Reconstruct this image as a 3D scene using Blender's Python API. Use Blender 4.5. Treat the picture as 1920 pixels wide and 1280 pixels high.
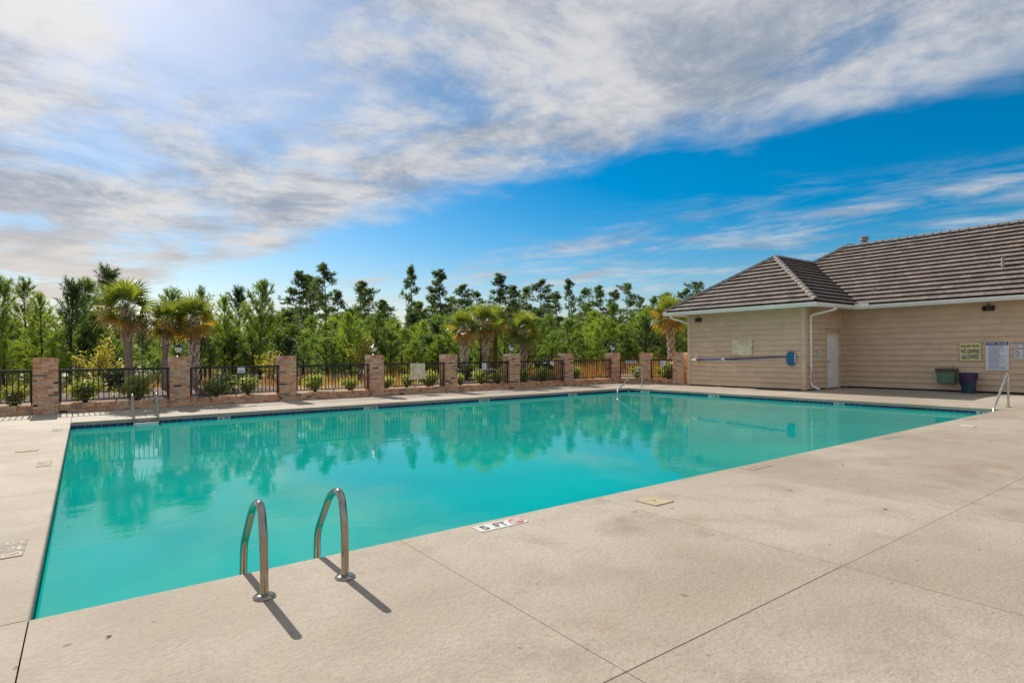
import bpy, bmesh, math, random
from mathutils import Vector, Matrix, noise as mnoise
R = math.radians
scene = bpy.context.scene
for o in list(bpy.data.objects): bpy.data.objects.remove(o)
C = scene.collection

# ------------------------------------------------------------------ camera
YAW, ROLL, CAMH = math.atan(801 / 1081.0), math.atan(0.00805), 1.38
cam = bpy.data.objects.new('camera', bpy.data.cameras.new('camera'))
C.objects.link(cam)
cam.data.sensor_width = 36.0
cam.data.lens = 1081 / 1920 * 36.0
cam.data.shift_y = 22.2 / 1920
cam.data.clip_start, cam.data.clip_end = 0.05, 6000
cam.matrix_world = Matrix.Translation((0, 0, CAMH)) @ (
    Matrix.Rotation(-YAW, 4, 'Z') @ Matrix.Rotation(R(90), 4, 'X') @ Matrix.Rotation(-ROLL, 4, 'Z'))
scene.camera = cam

# ------------------------------------------------------------------ exposure
vs = scene.view_settings
vs.view_transform, vs.look, vs.gamma, vs.use_curve_mapping = 'Standard', 'None', 1.0, False
vs.exposure = 0.78

# ------------------------------------------------------------------ sun
SUN_EL, SUN_AZ = R(37.3), R(-1.0)         # azimuth from +Y towards +X
sd = bpy.data.lights.new('sun', 'SUN')
sd.energy, sd.angle, sd.color = 3.5, R(0.53), (1.0, 0.93, 0.83)
sun = bpy.data.objects.new('sun', sd); C.objects.link(sun)
sdir = Vector((math.sin(SUN_AZ) * math.cos(SUN_EL), math.cos(SUN_AZ) * math.cos(SUN_EL), math.sin(SUN_EL)))
sun.rotation_euler = sdir.to_track_quat('Z', 'Y').to_euler()
sun.location = (0, 0, 30)

# ------------------------------------------------------------------ node helpers
class NT:
    def __init__(s, nt): s.nt = nt
    def n(s, t, **kw):
        nd = s.nt.nodes.new(t)
        for k, v in kw.items(): setattr(nd, k, v)
        return nd
    def put(s, sock, v):
        if isinstance(v, bpy.types.NodeSocket): s.nt.links.new(v, sock)
        elif v is not None: sock.default_value = v
    def m(s, op, a, b=None, c=None, clamp=False):
        nd = s.n('ShaderNodeMath', operation=op, use_clamp=clamp)
        for i, v in enumerate((a, b, c)):
            if v is not None: s.put(nd.inputs[i], v)
        return nd.outputs[0]
    def noise(s, vec, scale, detail=3, rough=0.5, dist=0.0, lac=2.0):
        nd = s.n('ShaderNodeTexNoise')
        s.put(nd.inputs['Vector'], vec); s.put(nd.inputs['Scale'], scale)
        nd.inputs['Detail'].default_value = detail; nd.inputs['Roughness'].default_value = rough
        nd.inputs['Distortion'].default_value = dist; nd.inputs['Lacunarity'].default_value = lac
        return nd.outputs['Fac']
    def ss(s, v, lo, hi):
        nd = s.n('ShaderNodeMapRange', interpolation_type='SMOOTHSTEP')
        s.put(nd.inputs[0], v); nd.inputs[1].default_value = lo; nd.inputs[2].default_value = hi
        return nd.outputs[0]
    def mix(s, f, a, b, blend='MIX'):
        nd = s.n('ShaderNodeMix', data_type='RGBA', blend_type=blend)
        s.put(nd.inputs[0], f)
        for i, v in ((6, a), (7, b)):
            s.put(nd.inputs[i], (*v, 1) if isinstance(v, tuple) and len(v) == 3 else v)
        return nd.outputs[2]
    def comb(s, x, y, z=0.0):
        nd = s.n('ShaderNodeCombineXYZ')
        for i, v in enumerate((x, y, z)): s.put(nd.inputs[i], v)
        return nd.outputs[0]
    def sep(s, v):
        nd = s.n('ShaderNodeSeparateXYZ'); s.put(nd.inputs[0], v); return nd.outputs
    def vm(s, op, a, b=None):
        nd = s.n('ShaderNodeVectorMath', operation=op); s.put(nd.inputs[0], a)
        if b is not None: s.put(nd.inputs[1], b)
        return nd.outputs['Value'] if op in ('DOT_PRODUCT', 'LENGTH') else nd.outputs[0]

# ------------------------------------------------------------------ world: physical sky + cirrus sheet at altitude
w = bpy.data.worlds.new('World'); scene.world = w; w.use_nodes = True
g = NT(w.node_tree); w.node_tree.nodes.clear()
sky = g.n('ShaderNodeTexSky', sky_type='NISHITA', sun_disc=False, sun_elevation=SUN_EL, sun_rotation=SUN_AZ,
          altitude=0, air_density=1.0, dust_density=0.6, ozone_density=3.0)
hs = g.n('ShaderNodeHueSaturation'); hs.inputs['Saturation'].default_value = 1.7; hs.inputs['Value'].default_value = 0.60
hs.inputs['Hue'].default_value = 0.492
g.put(hs.inputs['Color'], sky.outputs[0])
d = g.n('ShaderNodeTexCoord').outputs['Generated']
dx, dy, dz = g.sep(d)
zc = g.m('ADD', g.m('MAXIMUM', dz, 0.0), 0.06)
px, py = g.m('DIVIDE', dx, zc), g.m('DIVIDE', dy, zc)
P = g.comb(px, py)
warp = g.noise(P, 0.9, 4, 0.55)
warp2 = g.noise(g.vm('ADD', P, (7.3, 1.1, 0)), 2.6, 5, 0.6, 0.6)
s_ = g.m('SUBTRACT', g.m('ADD', px, g.m('MULTIPLY', py, 0.30)), 2.34)
s_ = g.m('ADD', s_, g.m('MULTIPLY', g.m('SUBTRACT', warp, 0.5), 1.5))
s_ = g.m('ADD', s_, g.m('MULTIPLY', g.m('SUBTRACT', warp2, 0.5), 0.8))
sheet = g.ss(s_, 0.28, -0.42)
# streaky fibres that run along the wind, and broken mackerel texture
Q = g.comb(g.m('ADD', g.m('MULTIPLY', px, 1.7), g.m('MULTIPLY', py, 0.45)), g.m('MULTIPLY', py, 0.8), 3.7)
fib = g.noise(Q, 1.5, 9, 0.64, 0.5)
puff = g.noise(g.vm('ADD', P, (3.1, 9.2, 1.0)), 1.5, 9, 0.63, 0.35)
big = g.noise(g.vm('ADD', P, (21.4, 3.3, 8.0)), 0.75, 3, 0.5, 0.3)
gaps = g.m('ADD', g.m('MULTIPLY', fib, 0.30), g.m('ADD', g.m('MULTIPLY', puff, 0.48), g.m('MULTIPLY', big, 0.42)))
dens = g.m('MULTIPLY', sheet, g.ss(gaps, 0.49, 0.63))
dens = g.m('ADD', g.m('MULTIPLY', sheet, 0.34), g.m('MULTIPLY', dens, 0.62))
wisp = g.m('MULTIPLY', g.ss(s_, 0.65, 1.5), g.ss(g.m('ADD', g.m('MULTIPLY', fib, 0.8), g.m('MULTIPLY', puff, 0.35)), 0.49, 0.78))
dens = g.m('MAXIMUM', dens, g.m('MULTIPLY', wisp, 0.78))
haze = g.ss(dz, 0.20, 0.0)
dens = g.m('MAXIMUM', dens, g.m('MULTIPLY', haze, g.m('ADD', 0.22, g.m('MULTIPLY', fib, 0.5))))
sdot = g.m('MAXIMUM', g.vm('DOT_PRODUCT', d, tuple(sdir)), 0.0)
glow = g.m('POWER', sdot, 16.0)
shade = g.ss(g.noise(g.vm('ADD', P, (11.0, 2.0, 5.0)), 1.7, 10, 0.68, 0.25), 0.36, 0.64)
ccol = g.mix(shade, (1.8, 2.1, 2.6), (4.15, 4.1, 4.1))
ccol = g.mix(g.m('MULTIPLY', g.ss(dz, 0.25, 0.05), g.ss(sdot, 0.45, 0.85)), ccol, (4.2, 3.75, 3.4))
ccol = g.mix(1.0, ccol, g.comb(*(g.m('MULTIPLY', glow, k) for k in (1.1, 1.05, 1.0))), 'ADD')
col = g.mix(dens, hs.outputs[0], ccol)
bg = g.n('ShaderNodeBackground'); bg.inputs['Strength'].default_value = 0.1
g.put(bg.inputs['Color'], col)
g.put(g.n('ShaderNodeOutputWorld').inputs[0], bg.outputs[0])

# ------------------------------------------------------------------ materials
M = {}
def mat(name, col, rough=0.7, var=0.12, vscale=6.0, bump=0.0, bscale=40.0, metal=0.0, col2=None, spec=0.5, rand=0.0, space='pos', coat=0.0):
    m = bpy.data.materials.new(name); m.use_nodes = True; m.node_tree.nodes.clear(); t = NT(m.node_tree)
    b = t.n('ShaderNodeBsdfPrincipled')
    vec = t.n('ShaderNodeNewGeometry').outputs['Position'] if space == 'pos' else t.n('ShaderNodeTexCoord').outputs['Object']
    if space == 'obj':   # shift the pattern from copy to copy
        rnd = t.n('ShaderNodeObjectInfo').outputs['Random']
        vec = t.vm('ADD', vec, t.comb(t.m('MULTIPLY', rnd, 57.0), t.m('MULTIPLY', rnd, 91.0), rnd))
    f = t.noise(vec, vscale, 5, 0.6)
    c2 = col2 or tuple(c * (1 - 2.2 * var) for c in col)
    c1 = col if col2 else tuple(min(1, c * (1 + var)) for c in col)
    cc = t.mix(t.ss(f, 0.3, 0.7), c1, c2)
    if rand:
        rnd = t.n('ShaderNodeObjectInfo').outputs['Random']
        cc = t.mix(1.0, cc, t.comb(*(t.m('ADD', 1 - rand, t.m('MULTIPLY', rnd, 2 * rand)),) * 3), 'MULTIPLY')
    t.put(b.inputs['Base Color'], cc)
    t.put(b.inputs['Roughness'], t.m('ADD', rough - 0.06, t.m('MULTIPLY', f, 0.12), clamp=True))
    b.inputs['Metallic'].default_value = metal; b.inputs['Specular IOR Level'].default_value = spec
    b.inputs['Coat Weight'].default_value = coat
    if bump:
        bp = t.n('ShaderNodeBump'); bp.inputs['Strength'].default_value = bump; bp.inputs['Distance'].default_value = 0.01
        t.put(bp.inputs['Height'], t.noise(vec, bscale, 4, 0.6)); t.put(b.inputs['Normal'], bp.outputs[0])
    t.put(t.n('ShaderNodeOutputMaterial').inputs[0], b.outputs[0])
    M[name] = m; return m

def leafmat(name, col, trans, tfac=0.5, var=0.35, vscale=1.2, rand=0.22, gloss=0.06):
    m = bpy.data.materials.new(name); m.use_nodes = True; m.node_tree.nodes.clear(); t = NT(m.node_tree)
    vec = t.n('ShaderNodeNewGeometry').outputs['Position']
    rnd = t.n('ShaderNodeObjectInfo').outputs['Random']
    k = t.m('ADD', 1 - rand, t.m('MULTIPLY', rnd, 2 * rand))
    k = t.m('MULTIPLY', k, t.m('ADD', 1 - var, t.m('MULTIPLY', t.noise(vec, vscale, 4, 0.6), 2 * var)))
    kk = t.comb(k, k, k)
    df, tr, gl = t.n('ShaderNodeBsdfDiffuse'), t.n('ShaderNodeBsdfTranslucent'), t.n('ShaderNodeBsdfGlossy')
    t.put(df.inputs[0], t.mix(1.0, col, kk, 'MULTIPLY')); t.put(tr.inputs[0], t.mix(1.0, trans, kk, 'MULTIPLY'))
    gl.inputs['Roughness'].default_value = 0.42
    a = t.n('ShaderNodeMixShader'); a.inputs[0].default_value = tfac
    t.put(a.inputs[1], df.outputs[0]); t.put(a.inputs[2], tr.outputs[0])
    b = t.n('ShaderNodeMixShader'); b.inputs[0].default_value = gloss
    t.put(b.inputs[1], a.outputs[0]); t.put(b.inputs[2], gl.outputs[0])
    t.put(t.n('ShaderNodeOutputMaterial').inputs[0], b.outputs[0])
    M[name] = m; return m

def concrete_mat():
    m = bpy.data.materials.new('deck_concrete'); m.use_nodes = True; m.node_tree.nodes.clear(); t = NT(m.node_tree)
    pos = t.n('ShaderNodeNewGeometry').outputs['Position']
    rnd = t.n('ShaderNodeObjectInfo').outputs['Random']
    big, mid, fine = t.noise(pos, 0.35, 4, 0.55, 0.3), t.noise(pos, 2.1, 6, 0.65, 0.4), t.noise(pos, 34, 5, 0.7)
    c = t.mix(t.ss(big, 0.36, 0.64), (0.415, 0.362, 0.288), (0.325, 0.268, 0.202))
    c = t.mix(t.m('MULTIPLY', t.ss(mid, 0.44, 0.74), 0.7), c, (0.29, 0.235, 0.19))
    stain = t.ss(t.noise(t.vm('ADD', pos, (4.7, 2.2, 0)), 0.55, 8, 0.66, 0.6), 0.50, 0.74)
    c = t.mix(t.m('MULTIPLY', stain, 0.55), c, (0.235, 0.155, 0.10))
    c = t.mix(t.m('MULTIPLY', t.ss(fine, 0.42, 0.66), 0.30), c, (0.18, 0.15, 0.12))
    speck = t.ss(t.noise(pos, 9.0, 2, 0.4), 0.735, 0.77)
    c = t.mix(t.m('MULTIPLY', speck, 0.7), c, (0.12, 0.09, 0.07))
    k = t.m('ADD', 0.93, t.m('MULTIPLY', rnd, 0.13)); c = t.mix(1.0, c, t.comb(k, k, k), 'MULTIPLY')
    b = t.n('ShaderNodeBsdfPrincipled'); t.put(b.inputs['Base Color'], c)
    b.inputs['Roughness'].default_value = 0.82; b.inputs['Specular IOR Level'].default_value = 0.35
    # knock-down texture: flat plates of mortar with open valleys
    vo = t.ss(t.noise(pos, 26, 3, 0.5, 1.2), 0.42, 0.60)
    hgt = t.m('ADD', t.m('MULTIPLY', vo, 0.7), t.m('MULTIPLY', fine, 0.5))
    bp = t.n('ShaderNodeBump'); bp.inputs['Strength'].default_value = 0.30; bp.inputs['Distance'].default_value = 0.006
    t.put(bp.inputs['Height'], hgt); t.put(b.inputs['Normal'], bp.outputs[0])
    t.put(t.n('ShaderNodeOutputMaterial').inputs[0], b.outputs[0]); M['concrete'] = m

def water_mat():
    m = bpy.data.materials.new('pool_water'); m.use_nodes = True; m.node_tree.nodes.clear(); t = NT(m.node_tree)
    pos = t.n('ShaderNodeNewGeometry').outputs['Position']
    x, y, z = t.sep(pos)
    st = t.comb(x, t.m('MULTIPLY', y, 1.6), 0.0)
    h = t.m('ADD', t.m('MULTIPLY', t.noise(st, 1.7, 2, 0.5, 0.5), 0.7), t.m('MULTIPLY', t.noise(st, 6.5, 3, 0.55, 0.6), 0.16))
    patch = t.ss(t.noise(pos, 0.25, 2, 0.5), 0.38, 0.62)      # breeze roughens some areas, others lie calm
    bp = t.n('ShaderNodeBump'); bp.inputs['Distance'].default_value = 0.05
    t.put(bp.inputs['Strength'], t.m('ADD', 0.022, t.m('MULTIPLY', patch, 0.05))); t.put(bp.inputs['Height'], h)
    df = t.n('ShaderNodeBsdfDiffuse'); tp = t.n('ShaderNodeBsdfTransparent'); gl = t.n('ShaderNodeBsdfGlossy')
    cl = t.noise(pos, 0.5, 3, 0.5)
    t.put(df.inputs[0], t.mix(t.ss(cl, 0.3, 0.7), (0.0, 0.45, 0.38), (0.0, 0.38, 0.345)))
    tp.inputs[0].default_value = (0.03, 0.74, 0.66, 1)
    gl.inputs['Roughness'].default_value = 0.015; t.put(gl.inputs['Normal'], bp.outputs[0])
    body = t.n('ShaderNodeMixShader'); body.inputs[0].default_value = 0.24
    t.put(body.inputs[1], df.outputs[0]); t.put(body.inputs[2], tp.outputs[0])
    fr = t.n('ShaderNodeFresnel'); fr.inputs['IOR'].default_value = 1.333; t.put(fr.inputs['Normal'], bp.outputs[0])
    mx = t.n('ShaderNodeMixShader'); t.put(mx.inputs[0], fr.outputs[0])
    t.put(mx.inputs[1], body.outputs[0]); t.put(mx.inputs[2], gl.outputs[0])
    t.put(t.n('ShaderNodeOutputMaterial').inputs[0], mx.outputs[0]); M['water'] = m

concrete_mat(); water_mat()
mat('joint', (0.035, 0.028, 0.022), 0.95)
mat('plaster', (0.42, 0.72, 0.66), 0.8, 0.08, 2.0)
mat('coping_face', (0.40, 0.44, 0.40), 0.8, 0.1, 5)
mat('grout', (0.62, 0.68, 0.66), 0.8, 0.08, 9)
mat('blue_tile', (0.012, 0.022, 0.16), 0.18, 0.25, 3.0, rand=0.35, space='obj')
mat('dark_tile', (0.012, 0.016, 0.018), 0.3)
mat('white_tile', (0.66, 0.65, 0.61), 0.4, 0.1, 8)
mat('worn_tile', (0.375, 0.335, 0.275), 0.9, 0.1, 14, col2=(0.31, 0.262, 0.21), spec=0.1)
mat('worn_ink', (0.16, 0.15, 0.14), 0.7, 0.3, 20, col2=(0.36, 0.31, 0.26))
mat('worn_red', (0.48, 0.30, 0.24), 0.7, 0.2, 20, col2=(0.42, 0.35, 0.29))
mat('ink', (0.02, 0.02, 0.022), 0.6)
mat('red_ink', (0.55, 0.05, 0.04), 0.6)
mat('steel', (0.40, 0.35, 0.29), 0.09, 0.06, 5, metal=1.0)
mat('worn_steel', (0.62, 0.58, 0.54), 0.26, 0.1, 8, metal=1.0)
mat('white_plastic', (0.72, 0.71, 0.67), 0.45, 0.06, 4)
mat('mortar', (0.60, 0.52, 0.43), 0.95, 0.15, 30, 0.3, 90)
BR = [(0.64, 0.305, 0.155), (0.61, 0.34, 0.20), (0.69, 0.41, 0.235), (0.53, 0.215, 0.105), (0.56, 0.37, 0.235), (0.32, 0.23, 0.15), (0.16, 0.125, 0.10), (0.035, 0.03, 0.028)]
BW = [6, 6, 5, 5, 4, 2.5, 1.2, 0.9]
for i, c in enumerate(BR): mat('brick_%d' % i, c, 0.88, 0.16, 22, 0.5, 60, rand=0.10, space='obj')
mat('black_metal', (0.006, 0.0055, 0.0055), 0.34, 0.2, 10)
mat('lamp_glass', (0.72, 0.75, 0.72), 0.12, 0.05, 12)
mat('siding', (0.66, 0.485, 0.335), 0.62, 0.045, 2.5, 0.08, 30, rand=0.035, space='obj')
mat('trim', (0.66, 0.50, 0.36), 0.6, 0.05, 3)
mat('gutter', (0.82, 0.83, 0.79), 0.45, 0.04, 1.5)
mat('door', (0.78, 0.79, 0.78), 0.5, 0.05, 2)
mat('soffit', (0.55, 0.50, 0.42), 0.7, 0.05, 2)
RT = [(0.168, 0.135, 0.116), (0.195, 0.157, 0.134), (0.14, 0.113, 0.10), (0.222, 0.18, 0.15), (0.178, 0.143, 0.125)]
for i, c in enumerate(RT): mat('roof_tile_%d' % i, c, 0.85, 0.13, 7, 0.25, 50, rand=0.07, space='obj')
mat('roof_cap', (0.20, 0.172, 0.15), 0.85, 0.14, 8, 0.25, 50, rand=0.1, space='obj')
mat('roof_deck', (0.03, 0.027, 0.026), 0.95)
mat('vent_metal', (0.30, 0.30, 0.31), 0.5, 0.15, 9, metal=0.4)
mat('blue_pole', (0.015, 0.035, 0.32), 0.35, 0.2, 4)
mat('blue_net', (0.01, 0.17, 0.36), 0.6, 0.25, 25)
mat('cream', (0.62, 0.52, 0.36), 0.6, 0.12, 10)
mat('weathered_board', (0.80, 0.76, 0.63), 0.7, 0.1, 4.2, col2=(0.55, 0.42, 0.22))
mat('yellow_sign', (0.72, 0.66, 0.30), 0.5, 0.08, 6)
mat('navy', (0.015, 0.02, 0.14), 0.5)
mat('sign_white', (0.66, 0.70, 0.76), 0.45, 0.05, 5)
mat('print_blue', (0.14, 0.17, 0.42), 0.6)
mat('fountain_green', (0.115, 0.215, 0.125), 0.5, 0.1, 4)
mat('fountain_top', (0.085, 0.055, 0.035), 0.35, 0.2, 8)
mat('bin_teal', (0.008, 0.06, 0.085), 0.42, 0.15, 5)
mat('bag_purple', (0.028, 0.008, 0.085), 0.3, 0.25, 14)
mat('lid_tan', (0.45, 0.365, 0.245), 0.9, 0.08, 10, spec=0.1)
mat('lid_pale', (0.50, 0.455, 0.385), 0.9, 0.08, 10, spec=0.1)
mat('ground_straw', (0.34, 0.20, 0.10), 0.95, 0.2, 1.3, 0.6, 14, col2=(0.20, 0.12, 0.07))
mat('mulch', (0.07, 0.042, 0.028), 0.95, 0.3, 9, 1.0, 22, col2=(0.14, 0.09, 0.07))
mat('sand', (0.66, 0.62, 0.56), 0.95, 0.12, 1.5, 0.3, 10)
mat('bark', (0.105, 0.075, 0.058), 0.95, 0.3, 8, 0.9, 25)
mat('dark_bark', (0.05, 0.036, 0.03), 0.95, 0.3, 8, 0.9, 25)
mat('palm_trunk', (0.33, 0.26, 0.21), 0.95, 0.25, 14, 0.8, 40, col2=(0.19, 0.135, 0.10))
mat('palm_boot', (0.70, 0.57, 0.45), 0.9, 0.22, 16, 0.5, 40)
mat('red_trunk', (0.22, 0.105, 0.055), 0.95, 0.25, 10, 0.8, 40)
leafmat('needle', (0.045, 0.090, 0.016), (0.25, 0.38, 0.035), 0.5)
leafmat('needle_bright', (0.085, 0.145, 0.018), (0.38, 0.52, 0.04), 0.5)
leafmat('needle_dark', (0.024, 0.055, 0.017), (0.11, 0.20, 0.04), 0.45)
leafmat('needle_far', (0.045, 0.085, 0.024), (0.17, 0.27, 0.05), 0.45, vscale=0.7)
leafmat('frond_green', (0.10, 0.145, 0.018), (0.31, 0.37, 0.025), 0.45, 0.25, 3, gloss=0.10)
leafmat('frond_gold', (0.30, 0.195, 0.02), (0.58, 0.37, 0.025), 0.5, 0.25, 3, gloss=0.08)
leafmat('frond_dead', (0.36, 0.22, 0.11), (0.42, 0.24, 0.11), 0.4, 0.25, 3, gloss=0.03)
leafmat('shrub_leaf', (0.21, 0.27, 0.03), (0.60, 0.68, 0.05), 0.4, 0.35, 6, gloss=0.14)
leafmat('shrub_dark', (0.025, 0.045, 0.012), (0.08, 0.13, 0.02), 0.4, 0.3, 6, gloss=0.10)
leafmat('yellow_leaf', (0.28, 0.26, 0.025), (0.68, 0.60, 0.04), 0.5, 0.35, 5, gloss=0.10)
leafmat('dry_grass', (0.46, 0.25, 0.075), (0.60, 0.33, 0.085), 0.45, 0.35, 1.2, gloss=0.02)

# ------------------------------------------------------------------ mesh helpers
class MB:
    def __init__(s): s.v, s.f, s.m = [], [], []
    def quad(s, *p, m=0):
        i = len(s.v); s.v += [tuple(q) for q in p]; s.f.append(tuple(range(i, i + len(p)))); s.m.append(m)
    def box(s, x0, x1, y0, y1, z0, z1, m=0, mtx=None):
        c = [(x0, y0, z0), (x1, y0, z0), (x1, y1, z0), (x0, y1, z0), (x0, y0, z1), (x1, y0, z1), (x1, y1, z1), (x0, y1, z1)]
        if mtx is not None: c = [tuple(mtx @ Vector(q)) for q in c]
        i = len(s.v); s.v += c
        for q in ((0, 3, 2, 1), (4, 5, 6, 7), (0, 1, 5, 4), (1, 2, 6, 5), (2, 3, 7, 6), (3, 0, 4, 7)):
            s.f.append(tuple(i + k for k in q)); s.m.append(m)
        return s
    def tube(s, path, r, n=10, m=0, cap=True):
        P = [Vector(p) for p in path]; rs = r if isinstance(r, (list, tuple)) else [r] * len(P)
        up = None; base = len(s.v)
        for k, p in enumerate(P):
            t = (P[min(k + 1, len(P) - 1)] - P[max(k - 1, 0)]).normalized()
            if up is None: up = t.orthogonal().normalized()
            up = (up - t * up.dot(t)).normalized(); b = t.cross(up)
            for j in range(n):
                a = 2 * math.pi * j / n; s.v.append(tuple(p + (up * math.cos(a) + b * math.sin(a)) * rs[k]))
        for k in range(len(P) - 1):
            for j in range(n):
                a, b2 = base + k * n + j, base + k * n + (j + 1) % n
                s.f.append((a, b2, b2 + n, a + n)); s.m.append(m)
        if cap:
            s.f.append(tuple(base + j for j in reversed(range(n)))); s.m.append(m)
            e = base + (len(P) - 1) * n; s.f.append(tuple(e + j for j in range(n))); s.m.append(m)
        return s
    def lathe(s, prof, n=20, c=(0, 0, 0), m=0):
        base = len(s.v)
        for r, z in prof:
            for j in range(n):
                a = 2 * math.pi * j / n; s.v.append((c[0] + r * math.cos(a), c[1] + r * math.sin(a), c[2] + z))
        for k in range(len(prof) - 1):
            for j in range(n):
                a, b = base + k * n + j, base + k * n + (j + 1) % n
                s.f.append((a, b, b + n, a + n)); s.m.append(m)
        s.f.append(tuple(base + j for j in reversed(range(n)))); s.m.append(m)
        e = base + (len(prof) - 1) * n; s.f.append(tuple(e + j for j in range(n))); s.m.append(m)
        return s
    def mesh(s, name, mats, smooth=False):
        me = bpy.data.meshes.new(name); me.from_pydata(s.v, [], s.f)
        for mm in ([mats] if isinstance(mats, str) else mats): me.materials.append(M[mm])
        if any(s.m): me.polygons.foreach_set('material_index', s.m)
        if smooth:
            me.polygons.foreach_set('use_smooth', [True] * len(me.polygons))
            try: me.set_sharp_from_angle(angle=R(40))
            except Exception: pass
        me.update(); return me

def link(name, me, parent=None, loc=(0, 0, 0), rot=None, mtx=None):
    o = bpy.data.objects.new(name, me); C.objects.link(o)
    if parent is not None: o.parent = parent
    if mtx is not None: o.matrix_basis = mtx
    else:
        o.location = loc
        if rot: o.rotation_euler = rot
    return o
def tag(o, label=None, cat=None, group=None, kind=None):
    for k, v in (('label', label), ('category', cat), ('group', group), ('kind', kind)):
        if v: o[k] = v
    return o
def thing(name, label, cat, loc=(0, 0, 0), rz=0.0, group=None):
    o = bpy.data.objects.new(name, None); C.objects.link(o); o.location = loc; o.rotation_euler = (0, 0, rz)
    o.empty_display_size = 0.2
    return tag(o, label, cat, group)
def part(name, mb, mats, root, smooth=False, local=False):
    """mesh given in world coordinates (local=True: in the root's own)"""
    me = mb.mesh(name, mats, smooth) if isinstance(mb, MB) else mb
    off = (0, 0, 0) if local or root.type != 'EMPTY' else -Vector(root.location)
    return link(name, me, root, off)
def arc(p, c_list, n=8):
    """poly-line with each inner corner rounded by the radius given with it"""
    out = [Vector(p[0])]
    for i in range(1, len(p) - 1):
        A, B, D = Vector(p[i - 1]), Vector(p[i]), Vector(p[i + 1]); r = c_list[i - 1]
        u, v = (A - B).normalized(), (D - B).normalized(); k = min(r, (A - B).length * 0.49, (D - B).length * 0.49)
        a, b = B + u * k, B + v * k
        for j in range(n + 1):
            t = j / n; out.append((1 - t) ** 2 * a + 2 * t * (1 - t) * B + t * t * b)
    return out + [Vector(p[-1])]
_txt = {}
def text_mesh(txt, matname, w_, h_, bold=0.02):
    """flat lettering, fitted to w_ x h_, centred, lying in XY facing +Z"""
    key = (txt, matname, w_, h_)
    if key in _txt: return _txt[key]
    cu = bpy.data.curves.new('lettering', 'FONT'); cu.body = txt; cu.size = 1.0; cu.extrude = 0.0; cu.offset = bold; cu.resolution_u = 3
    ob = bpy.data.objects.new('lettering', cu); C.objects.link(ob)
    dg = bpy.context.evaluated_depsgraph_get(); dg.update()
    me = bpy.data.meshes.new_from_object(ob.evaluated_get(dg)); bpy.data.objects.remove(ob)
    xs = [v.co.x for v in me.vertices]; ys = [v.co.y for v in me.vertices]
    sx, sy = w_ / (max(xs) - min(xs)), h_ / (max(ys) - min(ys)); cx, cy = (max(xs) + min(xs)) / 2, (max(ys) + min(ys)) / 2
    for v in me.vertices: v.co = ((v.co.x - cx) * sx, (v.co.y - cy) * sy, 0)
    me.materials.clear(); me.materials.append(M[matname]); me.name = 'lettering'
    _txt[key] = me; return me
def basis(o, x, y, z): return Matrix(((x[0], y[0], z[0], o[0]), (x[1], y[1], z[1], o[1]), (x[2], y[2], z[2], o[2]), (0, 0, 0, 1)))
# readable plane bases: facing -X (read along -Y), facing -Y (read along +X)
def face_negx(p): return basis(p, (0, -1, 0), (0, 0, 1), (-1, 0, 0))
def face_negy(p): return basis(p, (1, 0, 0), (0, 0, 1), (0, -1, 0))

# pool rectangle (deck edge)
PX0, PX1, PY0, PY1 = -0.244, 17.0, 3.958, 15.30
WATER = -0.135

# ================================================================== SETTING: ground
def terrain_z(x, y):
    dd = math.hypot(x, y)
    z = 0.16 + 0.10 * mnoise.noise((x * 0.13, y * 0.13, 0.4)) + 0.05 * mnoise.noise((x * 0.6, y * 0.6, 2.1))
    z += 0.85 * max(0.0, min(1.0, (dd - 26) / 40)) * max(0.0, min(1.0, (x - 2) / 22))
    return z if dd < 130 else z * max(0.0, 1 - (dd - 130) / 300)
def ground_zone(xs, ys, mb):
    idx = {}
    for i, x in enumerate(xs):
        for j, y in enumerate(ys):
            idx[i, j] = len(mb.v)
            z = terrain_z(x, y) if y > 18.2 or x > 30.5 else -0.03
            mb.v.append((x, y, z))
    for i in range(len(xs) - 1):
        for j in range(len(ys) - 1):
            cx, cy = (xs[i] + xs[i + 1]) / 2, (ys[j] + ys[j + 1]) / 2
            if -13.9 < cx < 19.3 and -9 < cy < 18.25: continue          # pool terrace
            if 19.3 < cx < 30.4 and -9 < cy < 15.5: continue
            mb.f.append((idx[i, j], idx[i + 1, j], idx[i + 1, j + 1], idx[i, j + 1])); mb.m.append(0)
xs = [-3000, -600, -150, -60, -30, -14] + [-14 + 1.11 * k for k in range(1, 30)] + [19.3, 20.0, 21, 22, 23, 24.5, 26, 28, 30.4, 33, 36, 40, 46, 54, 64, 80, 110, 160, 300, 800, 3000]
ys = [-3000, -300, -9, 0, 9, 15.5, 16.4, 17.3, 18.25, 18.9] + [19.6 + 0.8 * k for k in range(14)] + [32, 35, 38, 42, 47, 53, 60, 70, 85, 110, 160, 300, 800, 3000]
mb = MB(); ground_zone(sorted(xs), ys, mb)
tag(link('ground', mb.mesh('ground', 'ground_straw', True)), kind='structure')
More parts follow.
